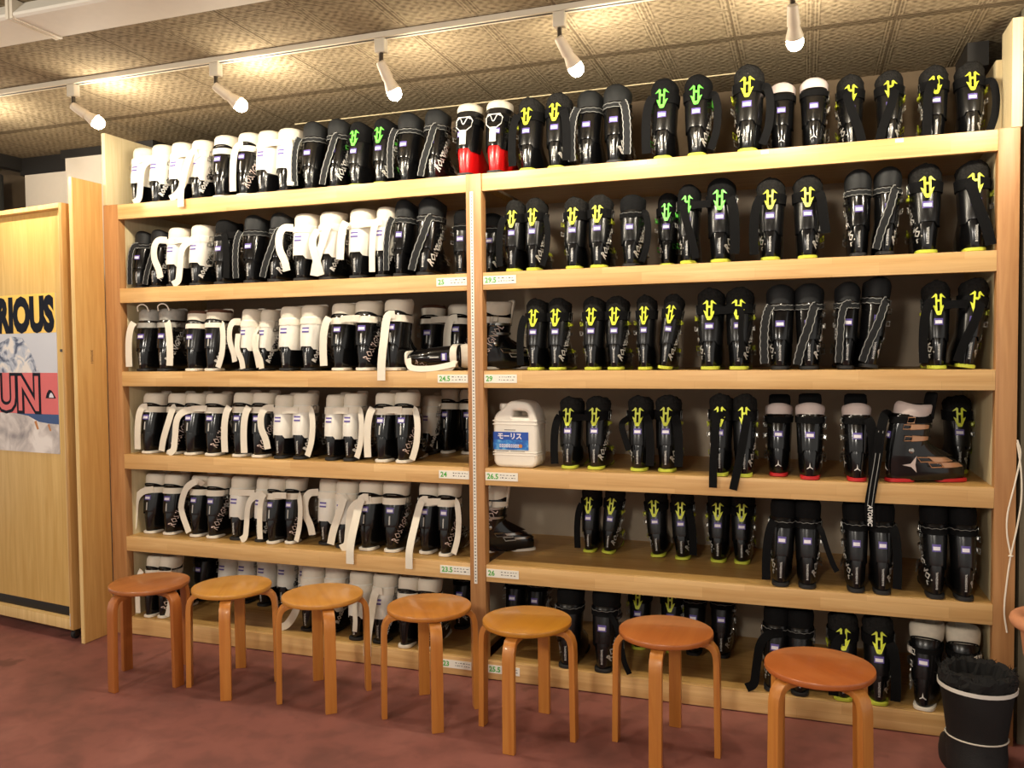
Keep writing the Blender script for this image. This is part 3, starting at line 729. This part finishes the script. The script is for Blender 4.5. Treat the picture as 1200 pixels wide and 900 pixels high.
U, V = mth('ABSOLUTE', cell(sp.outputs[0], .60)), mth('ABSOLUTE', cell(sp.outputs[1], 1.8)); seam = mth('GREATER_THAN', mth('MAXIMUM', mth('SUBTRACT', U, 0.0), mth('ADD', V, .0065)), .4935)
fine = noise(55, 4, .5)
h = mth('SUBTRACT', mth('ADD', mth('ADD', mth('MULTIPLY', pet, .30), mth('MULTIPLY', lines, .40)), mth('MULTIPLY', fine.outputs['Fac'], 1.5)), mth('MULTIPLY', seam, 2.))
bp = nt.nodes.new('ShaderNodeBump'); bp.inputs['Strength'].default_value = .55; bp.inputs['Distance'].default_value = .005
nt.links.new(h, bp.inputs['Height']); nt.links.new(bp.outputs['Normal'], b.inputs['Normal'])
cr = ramp(h, (.1, (96, 84, 66)), (.7, (126, 112, 90)), (1., (142, 128, 104)))
nt.links.new(cr.outputs['Color'], b.inputs['Base Color']); b.inputs['Roughness'].default_value = .95; b.inputs['Specular IOR Level'].default_value = .03

def struct(name, me, **k): return tag(obj(name, me, **k), kind='structure')
CZ = 2.80; D = .70
struct('floor', boxme('floor', 'floor', -5.5, 4.5, -6, D+.1, -.1, 0))
struct('ceiling', boxme('ceiling', 'ceil', -5.5, 4.5, -6, D+.1, CZ, CZ+.1))
M['wallb'] = plain('shade_brown_wall', (104, 86, 64), .8, noise=.15)  # brown tone carries the shading above the top boots
struct('wall_back', boxme('wall_back', 'wallb', -5.5, 4.5, D+.015, D+.1, 0, CZ))
struct('wall_right', boxme('wall_right', 'gwall', 2.245, 4.5, .03, .10, 0, CZ))
struct('trim_1', boxme('trim_1', 'cream', -1.2, 1.2, .44, .448, CZ-.004, CZ))
# white wall return above the door, with dark trim put in for the black gap under the ceiling
struct('wall_left', boxme('wall_left', 'wallw', -3.26, -2.86, .50, D+.01, 0, 2.69))
struct('wall_left_step', boxme('wall_left_step', 'wallw', -2.855, -2.17, .44, D+.01, 0, 2.75))
struct('trim_2', boxme('trim_2', 'darkt', -3.30, -2.857, .50, D, 2.692, CZ))
struct('trim_3', boxme('trim_3', 'darkt', -2.88, -2.17, .43, D, 2.752, CZ))
struct('trim_4', boxme('trim_4', 'darkt', -3.34, -3.28, -1.2, D, 2.72, CZ))
struct('dark_gap_block', boxme('dark_gap_block', 'darkt', 2.11, 2.19, .40, D, 2.70, CZ))  # dark block stands in for the shaded gap behind the end boards
# dark cloth hanging in the corner
b = MB(); P = [(-4.4+.03*k, .36+.028*sin(k*1.3)+.012*sin(k*3.1)) for k in range(37)]
b.loft([[(x, y, z) for x, y in P]+[(x, y+.02, z) for x, y in reversed(P)] for z in (1.2, 1.6, 2.1, 2.55, 2.68)], 'cloth')
tag(obj('curtain', b.mesh('curtain', True)), 'dark cloth curtain hanging beside the white wall above the poster cabinet', 'curtain')

# ------------------------------------------------------------------ shelf unit
unit = empty('shelf_unit', (0, 0, 0), (0, 0, 0), 'long pine boot shelf unit with six tiers on three posts', 'shelf unit')
XL, XC, XR = -2.03, .0755, 2.153
p = obj('post', boxme('post', 'post', -2.128, XL, 0, .05, 0, 2.342, .002), unit)
p = obj('post', boxme('post', 'post', 0, XC, -.006, .05, 0, 2.34, .002), unit); cpost = p
obj('post', boxme('post', 'post', XR, 2.226, 0, .05, 0, 2.342, .002), unit)
b = MB(); b.box(.021, .036, -.0095, -.006, .45, 2.26, 'wpl')
for k in range(120):
    z = .46+k*.015; b.box(.026, .031, -.0100, -.0094, z, z+.006, 'dink')
st = tag(obj('measuring_strip', b.mesh('measuring_strip', False), cpost), 'white strip with black marks')
obj('screw', boxme('screw', 'dink', .025, .032, -.011, -.0095, 1.435, 1.442), st)
for sgn, x0, x1 in ((0, -2.075, XL), (1, XR, 2.20)):
    obj('side_panel', boxme('side_panel', 'cream', x0, x1, .05, D, 0, 2.34), unit)
for x0, x1 in ((XL, .04), (.04, XR)):
    obj('back_panel', boxme('back_panel', 'backp', x0, x1, D, D+.012, 0, 2.34), unit)
obj('upper_side_panel', boxme('upper_side_panel', 'cream', -2.128, -2.104, 0, D, 2.343, 2.73, .002), unit)
obj('upper_side_panel', boxme('upper_side_panel', 'cream', 2.196, 2.232, 0, .18, 2.343, 2.745, .002), unit)
obj('upper_side_panel', boxme('upper_side_panel', 'cream', 2.176, 2.21, .18, D, 2.343, 2.65, .002), unit)
SHELF_Z = {1: 2.34, 2: 1.89, 3: 1.44, 4: .99, 5: .54, 6: .09}
SIZES = {2: ('25', '29.5'), 3: ('24.5', '29'), 4: ('24', '26.5'), 5: ('23.5', '26'), 6: ('23', '25.5')}
for r, z in SHELF_Z.items():
    for bay, (x0, x1) in enumerate(((XL, -.0005), (XC+.0005, XR))):
        s = obj('shelf_board', boxme('shelf_board', 'pineflat', x0, x1, .028, D, z-.03, z), unit)
        zb = 0.004 if r == 6 else z-.079
        obj('nosing', boxme('nosing', 'pine', x0, x1, 0, .0275, zb, z, .0025), s)
        if r > 1:
            b = MB(); t0 = -.155 if bay == 0 else XC+.004; t1 = t0+(.153 if bay == 0 else .158); zc = z-.036
            b.box(t0, t1, -.0022, -.0002, zc-.019, zc+.019, 'tagp')
            vs, fs = text2d(SIZES[r][bay], .033, .0009, 2); b.add([(t0+.008+x, -.0028, zc-.011+y) for x, y in vs], fs, 'tagg')
            rg = random.Random(r*2+bay)
            for row_, zz in enumerate((zc+.006, zc-.007)):
                x = t0+.072
                while x < t1-.012:
                    w = rg.uniform(.003, .012); b.box(x, min(x+w, t1-.004), -.0027, -.0021, zz, zz+rg.uniform(.002, .0045), 'dink'); x += w+rg.uniform(.004, .010)
            tag(obj('size_label', b.mesh('size_label', False), s), 'white size tag with green '+SIZES[r][bay])
        if r == 1 and bay == 1:
            for x in (.80, 1.30, 1.80): obj('sticker', boxme('sticker', 'tagp', x, x+.03, -.0015, -.0002, z-.018, z-.004), s)

# plywood panel standing in front of the end post
b = MB(); b.box(-2.152, -2.130, -.20, -.003, 0.002, 2.458, 'ply')
pp = tag(obj('plywood_panel', b.mesh('plywood_panel', True, .0015)), 'tall narrow plywood panel standing edge-on between poster cabinet and shelf', 'panel')
obj('edge_strip', boxme('edge_strip', 'plyedge', -2.152, -2.130, -.2035, -.2, .002, 2.458), pp)
vs, fs = text2d('3070051', .022, .0003, 2); b = MB(); b.add([(-2.1295, -.11+y, 1.56-x) for x, y in vs], fs, 'brn'); obj('stamped_number', b.mesh('stamped_number', False), pp)

# ------------------------------------------------------------------ poster cabinet on castors
ang = math.atan2(-.08, .58)
cab = empty('rolling_cabinet', (-2.215, -.195, 0), (0, 0, ang), 'pale wooden cabinet on castors with a poster on its front', 'cabinet')
W = 1.15
b = MB(); b.box(-.022, 0, 0, .085, .062, 2.333, 'ply'); b.box(-W, -W+.022, 0, .085, .062, 2.333, 'ply'); b.box(-W+.022, -.022, 0, .085, 2.308, 2.333, 'plyedge'); b.box(-W+.022, -.022, 0, .085, .062, .122, 'plyedge'); b.box(-W+.022, -.022, .03, .085, .122, .175, 'darkt')  # dark strip above the bottom rail paints in the shaded gap
obj('frame', b.mesh('frame', True, .0015), cab)
b = MB(); b.box(-W+.022, -.066, .030, .06, .175, 2.275, 'doorw'); b.box(-W+.022, -.022, .05, .07, .12, 2.308, 'doorw')
obj('front_panel', b.mesh('front_panel', True, .001), cab)
b = MB(); b.box(-.0655, -.0225, .026, .05, .135, 2.30, 'plyedge')
ss = obj('stile', b.mesh('stile', True, .001), cab)
for z in (.25, .55, .9, 1.3, 1.78, 2.02): obj('nail', boxme('nail', 'dink', -.046, -.041, .0245, .0261, z, z+.006), ss)
obj('latch', boxme('latch', 'chrome', -.07, -.045, .018, .0262, 1.55, 1.565, .001), ss)
obj('corner_bracket', boxme('corner_bracket', 'wpl', -.0245, -.0222, -.002, .026, .08, .15), cab)
def castor(x):
    b = MB(); b.box(-.02, .02, .025, .062, .048, .061, 'chrome'); b.box(-.016, -.012, .030, .058, .015, .048, 'chrome'); b.box(.012, .016, .030, .058, .015, .048, 'chrome')
    c = obj('castor', b.mesh('castor', True, .001), cab, (x, 0, 0))
    b = MB(); b.loft([[(xx, .044+r*cos(a*pi/8), .025+r*sin(a*pi/8)) for a in range(16)] for xx, r in ((-.011, .021), (-.008, .0245), (.008, .0245), (.011, .021))], 'bsole'); obj('wheel', b.mesh('wheel', True), c)
castor(-.045); castor(-W+.045)
# poster
def m_photo(name, stops, scale, dist=1.):
    global nt, tc
    m_, nt, b_ = nm(name); tc = nt.nodes.new('ShaderNodeTexCoord'); n_ = noise(scale, 6, dist); r_ = ramp(n_.outputs['Fac'], *stops); nt.links.new(r_.outputs['Color'], b_.inputs['Base Color']); b_.inputs['Roughness'].default_value = .35; return m_
M['pyel'] = plain('poster_yellow', (250, 206, 96), .4, noise=.03)
M['ppink'] = plain('poster_coral', (222, 104, 104), .4, noise=.05)
M['pblk'] = plain('poster_navy_ink', (20, 23, 36), .6, spec=.15, noise=.3, nscale=20)
M['psky'] = plain('poster_sky', (206, 208, 216), .4, noise=.06, nscale=5)
M['psea'] = plain('poster_sea', (44, 76, 130), .4, noise=.15)
M['prock'] = m_photo('poster_mountain', ((.38, (70, 80, 108)), (.5, (186, 192, 206)), (.62, (236, 228, 220))), 14, 1.)
M['pfoam'] = m_photo('poster_snow_spray', ((.3, (140, 132, 134)), (.5, (206, 196, 190)), (.65, (236, 228, 222))), 9, .6)
M['porg'] = plain('poster_orange', (196, 130, 70), .5, noise=.1)
pw = .62; px1 = -.108; px0 = px1-pw; z1, z0 = 1.868, 1.0
ps = obj('poster', boxme('poster', 'psky', px0, px1, .0275, .0300, z0, z1), cab); ps['label'] = 'snow sport poster with yellow and coral bands'
b = MB(); Y = .0270
def q(x0, x1, a, c, key, d=0.): b.add([(x0, Y-d, a), (x1, Y-d, a), (x1, Y-d, c), (x0, Y-d, c)], [(0, 1, 2, 3)], key)
q(px0, px1, 1.655, z1, 'pyel'); q(px0, px1, 1.213, 1.438, 'ppink'); q(px0, px1, 1.12, 1.213, 'psea')
prof = [(-.62, 1.60), (-.50, 1.64), (-.40, 1.63), (-.345, 1.57), (-.31, 1.52), (-.28, 1.47), (-.255, 1.44)]
pr = [(px1+.108+x+.0, Y-.0003, z) for x, z in [(-.70, 1.60)]+prof]
b.add(pr+[(pr[-1][0], Y-.0003, 1.438), (pr[0][0], Y-.0003, 1.438)], [tuple(range(len(pr)+2))], 'prock')
fo = [(px0, 1.215), (px0+.25, 1.212), (px0+.36, 1.20), (px0+.45, 1.17), (px0+.53, 1.163), (px1, 1.16)]
b.add([(x, Y-.0004, z) for x, z in fo]+[(px1, Y-.0004, z0), (px0, Y-.0004, z0)], [tuple(range(len(fo)+2))], 'pfoam')
for x, z, s in ((px1-.19, 1.15, .02), (px1-.08, 1.14, .016)):
    b.add([(x-s, Y-.0008, z+s), (x, Y-.0008, z+s*1.3), (x+s, Y-.0008, z-s), (x+s*.2, Y-.0008, z-s*1.2)], [(0, 1, 2, 3)], 'porg')
obj('printed_picture', b.mesh('printed_picture', False), ps)
b = MB(); vs, fs = text2d('RIOUS', .25, .016, 3, .70); wd = max(x for x, y in vs)
b.add([(px1-.012-wd+x, Y-.001, 1.672+y*.99) for x, y in vs], fs, 'pblk')
obj('headline', b.mesh('headline', False), ps); b = MB()
cu = text2d('UN', .27, .021, 3, 1.0); ci = text2d('UN', .27, .004, 3, 1.0); w2 = max(x for x, y in cu[0])
b.add([(px1-.145-w2+x, Y-.001, 1.232+y*1.0) for x, y in cu[0]], cu[1], 'pblk')
b.add([(px1-.145-w2+x, Y-.0024, 1.232+y*1.0) for x, y in ci[0]], ci[1], 'ppink')
obj('outlined_word', b.mesh('outlined_word', False), ps); b = MB()
wv = [(0, 0), (.012, .028), (.03, .046), (.05, .044), (.07, .024), (.088, .0)]
b.add([(px1-.105+x, Y-.001, 1.30+z) for x, z in wv], [tuple(range(6))], 'pblk')
b.add([(px1-.105+x, Y-.0016, 1.304+z) for x, z in [(.03, 0), (.035, .016), (.048, .028), (.062, .018), (.072, 0)]], [(0, 1, 2, 3, 4)], 'lab')
obj('logo_mark', b.mesh('logo_mark', False), ps)

# ------------------------------------------------------------------ stools
TINT = [((172, 106, 56), (150, 86, 42)), ((204, 148, 64), (186, 126, 48)), ((206, 146, 66), (188, 126, 50)), ((192, 126, 52), (172, 106, 40)), ((192, 132, 42), (176, 114, 34)), ((184, 110, 54), (166, 92, 42)), ((188, 108, 52), (170, 90, 40))]
M['leg'] = wood('stool_leg_birch', (200, 134, 60), (178, 108, 42), 'Z', .38, .8, coat=.2)
M['legd'] = wood('stool_leg_brown', (176, 108, 50), (156, 88, 38), 'Z', .38, .8, coat=.2)
def disc(key):
    b = MB(); prof = [(.0, .4365), (.168, .4365), (.1745, .439), (.178, .444), (.178, .456), (.1765, .4588), (.1735, .460), (0.001, .460)]
    b.loft([[(r*cos(2*pi*k/56), r*sin(2*pi*k/56), z) for k in range(56)] for r, z in [(max(r, .001), z) for r, z in prof]], key); return b
def leg_mesh(key):
    path = [(.06, .425), (.12, .425), (.150, .424), (.170, .4165), (.183, .401), (.190, .379), (.192, .35), (.194, .2), (.196, 0.0)]
    b = MB(); rr = []
    for i, (r, z) in enumerate(path):
        a = path[max(0, i-1)]; c = path[min(len(path)-1, i+1)]; tx, tz = c[0]-a[0], c[1]-a[1]; l = math.hypot(tx, tz); nx, nz_ = -tz/l, tx/l
        t = .0115; w = .024
        if i == len(path)-1: nx, nz_ = 1, 0
        rr.append([(r+nx*t, -w, z+nz_*t), (r+nx*t, w, z+nz_*t), (r-nx*t, w, z-nz_*t), (r-nx*t, -w, z-nz_*t)])
    b.loft(rr, key); return b.mesh('leg', True, .0022, 50)
legs = {k: leg_mesh(k) for k in ('leg', 'legd')}
STOOL = [(-1.445, -.466, -103, 'legd', 'brown topped round stool with chestnut legs, in front of the end post'), (-1.03, -.40, -62, 'leg', 'honey yellow round stool between brown topped stool and glossy honey one'),
         (-.549, -.397, -50, 'leg', 'warm honey round stool with slightly glossy seat, third from the poster cabinet'), (-.024, -.407, -57, 'leg', 'golden brown round stool standing just before the ruler-strip post'),
         (.427, -.457, -93, 'leg', 'ochre seated round stool standing just past the ruler-strip post, below the jug'), (.973, -.418, -92, 'leg', 'orange brown round stool under the nearly empty shelf'),
         (1.521, -.625, -45, 'leg', 'bright orange round stool standing closest to the black fur boot')]
for i, (x, y, a, lk, lab) in enumerate(STOOL):
    key = f'seat{i}'; M[key] = wood('stool_seat_veneer', *TINT[i], 'X', .3, .45, coat=.25)
    s = empty('stool', (x, y, .0005), (0, 0, radians(a)), lab, 'stool', 'round stools in a row')
    obj('seat', disc(key).mesh('seat', True, 0, 35), s)
    for k in range(4): obj('leg', legs[lk], s, (0, 0, 0), (0, 0, k*pi/2))

# ------------------------------------------------------------------ track and spotlights
TY = -.565
b = MB(); b.box(-3.6, 3.2, TY-.018, TY+.018, CZ-.022, CZ-.0005, 'rail'); b.box(-3.6, 3.2, TY-.006, TY+.006, CZ-.0226, CZ-.0219, 'dink')
tr = obj('track_rail', b.mesh('track_rail', True)); tag(tr, 'long cream lighting track fixed to the ceiling', 'lighting track')
LAMPS = [(-2.55, (.25, .55, -.5), 'added unseen beyond the poster cabinet end of the shelf'), (2.30, (-.1, .35, -.62), 'added unseen beyond the corded end post'), (-1.72, (.60, .45, -.50), 'closest to the poster cabinet'), (-.925, (.55, .48, -.50), 'second from the poster cabinet'), (-.128, (.20, .42, -.75), 'in the middle of the five'),  # first two lamps are added out of view to light the shelf ends
         (.612, (.32, .45, -.66), 'second from the corded end post'), (1.43, (.04, .5, -.55), 'closest to the corded end post')]
for lx, d, where in LAMPS:
    s = empty('track_spotlight', (lx, TY, CZ-.0232), (0, 0, 0), 'cream track spotlight with glowing round bulb, '+where, 'spotlight', 'spotlights on the ceiling track')
    obj('adapter', boxme('adapter', 'rail', -.022, .022, -.017, .017, -.055, 0, .003), s)
    b = MB(); b.tube([(0, 0, -.052), (0, 0, -.10)], .009, 'chrome', 10); obj('stem', b.mesh('stem', True), s)
    dv = Vector(d).normalized(); rot = Vector((0, 0, 1)).rotation_difference(dv).to_euler()
    hd = Vector((0, 0, -.098))
    def lathe(prof, key, n=20):
        b = MB(); b.loft([[(r*cos(2*pi*k/n), r*sin(2*pi*k/n), z) for k in range(n)] for r, z in prof], key); return b
    so = obj('socket', lathe([(.010, -.012), (.017, -.008), (.019, .0), (.023, .06)], 'socket').mesh('socket', True), s, hd, rot)
    bu = obj('bulb', lathe([(.020, .058), (.021, .07), (.029, .098), (.0305, .106), (.0285, .1065)], 'socket').mesh('bulb', True), s, hd, rot); bu['label'] = 'ribbed bulb base'
    gl = obj('globe', lathe([(.0275, .1045), (.0285, .110), (.0285, .122), (.026, .134), (.018, .145), (.006, .1505), (.001, .151)], 'globe').mesh('globe', True), bu)
    gl['label'] = 'glowing milky dome'
# fluorescent reflectors, switched off
for x0, x1, lab in ((-2.75, -1.21, 'switched-off white strip light fixture on ceiling, the one by the room corner'), (-1.20, .35, 'switched-off white strip light fixture on ceiling, end to end with its neighbour')):
    s = empty('strip_light', ((x0+x1)/2, -1.22, CZ-.001), (0, 0, 0), lab, 'ceiling light', 'strip lights end to end'); h = (x1-x0)/2
    b = MB(); pr = [(-.06, 0), (-.105, -.052), (-.105, -.062), (-.095, -.068), (.095, -.068), (.105, -.062), (.105, -.052), (.06, 0)]
    b.loft([[(x, y, z) for y, z in pr] for x in (-h, h)], 'reflector'); obj('diffuser', b.mesh('diffuser', True, 0, 30), s)
    for sg in (-1, 1): obj('end_cap', boxme('end_cap', 'rail', min(sg*(h-.012), sg*(h+.003)), max(sg*(h-.012), sg*(h+.003)), -.108, .108, -.072, 0, .003), s)

# ------------------------------------------------------------------ jug of disinfectant
cu = bpy.data.curves.new('j', 'CURVE'); cu.dimensions = '2D'; cu.fill_mode = 'BOTH'; cu.extrude = .052; cu.bevel_depth = .014; cu.bevel_resolution = 3
def poly(pts):
    sp_ = cu.splines.new('POLY'); sp_.points.add(len(pts)-1)
    for p_, (x, y) in zip(sp_.points, pts): p_.co = (x, y, 0, 1)
    sp_.use_cyclic_u = True
def rnd_poly(pts, r=.02, n=5):
    out = []
    for i, p_ in enumerate(pts):
        a, c = Vector(pts[i-1]), Vector(pts[(i+1) % len(pts)]); p_ = Vector(p_); rr_ = min(r, (a-p_).length*.45, (c-p_).length*.45)
        s_, e_ = p_+(a-p_).normalized()*rr_, p_+(c-p_).normalized()*rr_
        for k in range(n+1):
            t = k/n; out.append(tuple((s_*(1-t)**2+p_*2*t*(1-t)+e_*t*t)))
    return out
poly(rnd_poly([(-.094, .014), (.094, .014), (.094, .236), (.064, .290), (-.02, .296), (-.05, .264), (-.094, .232)], .024))
poly(rnd_poly([(-.024, .222), (.080, .218), (.074, .262), (.054, .276), (-.022, .278)], .02))
jo = bpy.data.objects.new('j', cu); COL.objects.link(jo); bpy.context.view_layer.update()
jm = bpy.data.meshes.new_from_object(jo.evaluated_get(bpy.context.evaluated_depsgraph_get())); bpy.data.objects.remove(jo)
jm.transform(Matrix.Rotation(pi/2, 4, 'X')); jm.materials.clear(); jm.materials.append(M['jug'])
for p_ in jm.polygons: p_.use_smooth = True
jm.set_sharp_from_angle(angle=radians(45)); jm.name = 'jug'
jug = empty('plastic_jug', (.207, .12, .9905), (0, 0, radians(-2)), 'white plastic jug with blue label standing on the shelf tagged 26.5', 'jug')
obj('body', jm, jug)
for z in (.058, .070, .200, .216): obj('rib', boxme('rib', 'jug', -.1095, .1095, -.0675, .0675, z-.003, z+.003, .002), jug)
b = MB(); b.loft([[(-.072+r*cos(2*pi*k/24), r*sin(2*pi*k/24), z) for k in range(24)] for r, z in ((.020, .235), (.020, .262), (.025, .263), (.026, .268), (.026, .290), (.024, .293))], 'jug'); obj('cap', b.mesh('cap', True), jug)
M['blu'] = m_photo('blue_label_print', ((.35, (24, 84, 170)), (.52, (40, 124, 206)), (.7, (120, 186, 226))), 30, 1.2)
M['blud'] = plain('deep_blue_print', (26, 74, 168), .4, noise=.1)
b = MB()
b.box(-.106, .068, -.0685, -.0665, .082, .165, 'blu'); b.box(-.106, .068, -.0688, -.0684, .128, .165, 'blud')
vs, fs = text2d('モーリス', .036, .0012, 3); w_ = max(x for x, y in vs)-min(x for x, y in vs); mn = min(x for x, y in vs)
b.add([(-.082+(x-mn)*.118/w_, -.0692, .134+y*.9) for x, y in vs], fs, 'lab')
rg = random.Random(3); x = -.074
while x < .02:
    w_ = rg.uniform(.006, .011); b.box(x, x+w_, -.0692, -.0685, .093, .108, 'lab'); b.box(x+w_*.3, x+w_*.7, -.0694, -.0691, .097, .104, 'blu'); x += w_+.003
b.loft([[(.03+.009*cos(a*pi/6), y, .101+.009*sin(a*pi/6)) for a in range(12)] for y in (-.0685, -.0693)], 'porg')
for x0, x1 in ((-.09, -.03), (-.02, .05)): b.box(x0, x1, -.0684, -.0680, .0745, .0765, 'dink')
b.box(-.05, .006, -.0684, -.0680, .173, .1755, 'dink')
obj('front_label', b.mesh('front_label', False), jug)

# ------------------------------------------------------------------ black fur boot, pot, cord
fb = empty('snow_boot', (2.055, -.27, 0), (0, 0, radians(8)), 'black fur-topped snow boot with white rim on the floor by the end post', 'snow boot')
b = MB(); M['bfur'] = plain('black_fur', (11, 10, 10), .9, noise=.5, nscale=60); M['dull'] = plain('dull_black_fabric', (13, 12, 12), .7, noise=.3, nscale=25, bump=.3)
rows = [(.03, .095, .12), (.08, .098, .115), (.135, .096, .100), (.155, .098, .102), (.22, .106, .112), (.28, .114, .118), (.325, .122, .122)]
def oval(z, rx, ry, n=32, cy=0., tilt=0.): return [(rx*cos(2*pi*k/n), cy+ry*sin(2*pi*k/n), z+tilt*ry*sin(2*pi*k/n)) for k in range(n)]
b.loft([oval(z, rx, ry) for z, rx, ry in rows], 'dull', True, False)
obj('shaft', b.mesh('shaft', True), fb)
b = MB(); b.loft([oval(z, rx, ry, 32, cy) for z, rx, ry, cy in ((.003, .097, .17, .06), (.03, .099, .172, .06), (.07, .098, .16, .05), (.11, .096, .12, .012))], 'dull'); obj('foot', b.mesh('foot', True), fb)
b = MB(); b.loft([oval(z, .126+g, .126+g, 32, 0, .0) for z, g in ((.318, 0), (.318, .002), (.332, .0025), (.332, 0))], 'wpl', False, False); obj('rim_band', b.mesh('rim_band', True), fb)
b = MB(); rg = random.Random(5); rr = []
for z, r in ((.33, .121), (.35, .126), (.37, .125), (.383, .112), (.375, .095), (.33, .085)): rr.append([(x+rg.uniform(-.006, .006), y+rg.uniform(-.006, .006), zz+rg.uniform(-.007, .007)) for x, y, zz in oval(z, r, r, 44)])
b.loft(rr, 'bfur', False, True)
for k in range(420):
    a = rg.uniform(0, 2*pi); r = rg.uniform(.095, .127); p_ = Vector((r*cos(a), r*sin(a), rg.uniform(.345, .378))); d_ = Vector((cos(a)*rg.uniform(-.2, 1), sin(a)*rg.uniform(-.2, 1), rg.uniform(.2, 1))).normalized(); w_ = d_.cross(Vector((rg.uniform(-1, 1), rg.uniform(-1, 1), .3))).normalized()*.0022
    b.add([tuple(p_-w_), tuple(p_+w_), tuple(p_+d_*rg.uniform(.012, .028))], [(0, 1, 2)], 'bfur')
obj('fur_cuff', b.mesh('fur_cuff', False), fb)
b = MB(); b.tube(oval(.14, .0995, .104, 32, 0, -.06), .0028, 'wstr', 6, True); obj('binding_cord', b.mesh('binding_cord', True), fb)
st_ = boxme('plant_stand', 'darkt', 2.31, 2.58, -.33, -.07, 0.001, .30, .004); sto = tag(obj('plant_stand', st_), 'dark low stand under the terracotta pot by the end post', 'stand')
pot = empty('terracotta_pot', (2.335+.0, -.2, .301), (0, 0, 0), 'terracotta coloured pot with thick rolled rim on the dark stand by the end post', 'pot')
def lathe2(prof, key, n=36):
    b = MB(); b.loft([[(r*cos(2*pi*k/n), r*sin(2*pi*k/n), z) for k in range(n)] for r, z in prof], key, True, True); return b
obj('body', lathe2([(.07, 0), (.09, .02), (.12, .12), (.132, .225), (.12, .226), (.108, .12), (.075, .03), (.001, .03)], 'rim').mesh('body', True), pot)
b = MB(); b.tube([(.142*cos(2*pi*k/36), .142*sin(2*pi*k/36), .245) for k in range(36)], .024, 'rim', 12, True); obj('rim', b.mesh('rim', True), pot)
b = MB()
def cp(pts): b.tube(spline(pts, 6), .0032, 'cordw', 6)
cp([(2.227, -.004, 1.175), (2.238, -.005, 1.12), (2.222, -.006, 1.02), (2.198, -.006, .90), (2.196, -.006, .82), (2.209, -.008, .735)])
cp([(2.227, -.004, 1.165), (2.240, -.007, 1.06), (2.242, -.007, .95), (2.228, -.007, .84), (2.209, -.008, .735), (2.196, -.006, .62), (2.190, -.006, .52), (2.20, -.006, .44)])
b.tube([(2.209+.006*cos(a), -.008+.006*sin(a), .735) for a in [k*pi/4 for k in range(8)]], .003, 'cordw', 6, True)
tag(obj('cord', b.mesh('cord', True)), 'thin white knotted cord hanging down the end post', 'cord')
place_all()
# the boot lying on its side, and the long strap of the sideways boot
ly = place_boot(3, 'BW', 'R', -.335, .02, 0, 0, 1.0, '', 'black boot lying on its side in front of upright boots, third shelf', 'ski boots on the third shelf')
ly.rotation_euler = (0, radians(88), 0); ly.location = (-.345, .035, SHELF_Z[3]+.0585)
b = MB(); ribbon(b, [(.02, .02, .255), (.06, -.012, .23), (.066, -.014, .12), (.070, -.016, .02)], .03, .003, 'wstr', (0, -1, 0)); ribbon(b, [(-.0, -.02, .03), (.045, -.03, .05), (.052, -.03, .16), (.035, -.012, .27)], .028, .003, 'wstr', (-.3, -1, 0)); obj('strap_tail', b.mesh('strap_tail', True), ly)
ats = [o for o in COL.objects if o.get('label', '').startswith('black ski boot turned sideways')][0]
b = MB(); w0 = [(1.800, .12, 1.245), (1.775, .04, 1.262), (1.755, -.006, 1.20), (1.740, -.012, 1.08), (1.725, -.014, .98), (1.715, -.014, .90), (1.722, -.013, .82)]
b2 = MB(); ribbon(b2, w0, .036, .003, 'sblk', (0, -1, 0)); 
for dx in (-.008, .008): ribbon(b2, [(x+dx, y-.0022, z) for x, y, z in w0[2:6]], .0022, .0008, 'edge', (0, -1, 0))
vs, fs = text2d('ATOMIC', .024, .0008, 2, 1., .2); b2.add([(1.709+y, -.0165, .905-x*.9) for x, y in vs], fs, 'wink')
st = obj('strap_tail', b2.mesh('strap_tail', True)); 
bpy.context.view_layer.update(); st.parent = ats; st.matrix_parent_inverse = ats.matrix_world.inverted()

# ------------------------------------------------------------------ lights and camera
for x, y in ((-1.7, -3.6), (.9, -4.3)):  # unseen point lights added behind the camera as room fill
    l = bpy.data.lights.new('room_fill_light', 'POINT'); l.energy = ROOM; l.shadow_soft_size = .16; l.color = (1, .92, .80)
    o = bpy.data.objects.new('room_fill_light', l); COL.objects.link(o); o.location = (x, y, 2.25)
w = bpy.data.worlds.new('world'); SC.world = w; w.use_nodes = True
w.node_tree.nodes['Background'].inputs[0].default_value = (1, .93, .84, 1); w.node_tree.nodes['Background'].inputs[1].default_value = AMB
cam = bpy.data.cameras.new('camera'); co = bpy.data.objects.new('camera', cam); COL.objects.link(co)
cx, cy, cz, yaw, pit, rol, f = 1.47861, -3.60834, 1.52164, .337235, -.0370904, -.0099071, 985.816
fw = Vector((-sin(yaw)*cos(pit), cos(yaw)*cos(pit), sin(pit))); r0 = Vector((cos(yaw), sin(yaw), 0)); u0 = r0.cross(fw)
rv = r0*cos(rol)+u0*sin(rol); uv = -r0*sin(rol)+u0*cos(rol)
co.matrix_world = Matrix(((rv.x, uv.x, -fw.x, cx), (rv.y, uv.y, -fw.y, cy), (rv.z, uv.z, -fw.z, cz), (0, 0, 0, 1)))
cam.sensor_width = 36; cam.lens = f/1200*36; cam.clip_start = .05
SC.camera = co
vs_ = SC.view_settings; vs_.view_transform = 'Standard'; vs_.look = 'None'; vs_.gamma = 1; vs_.exposure = EXPO; vs_.use_curve_mapping = False
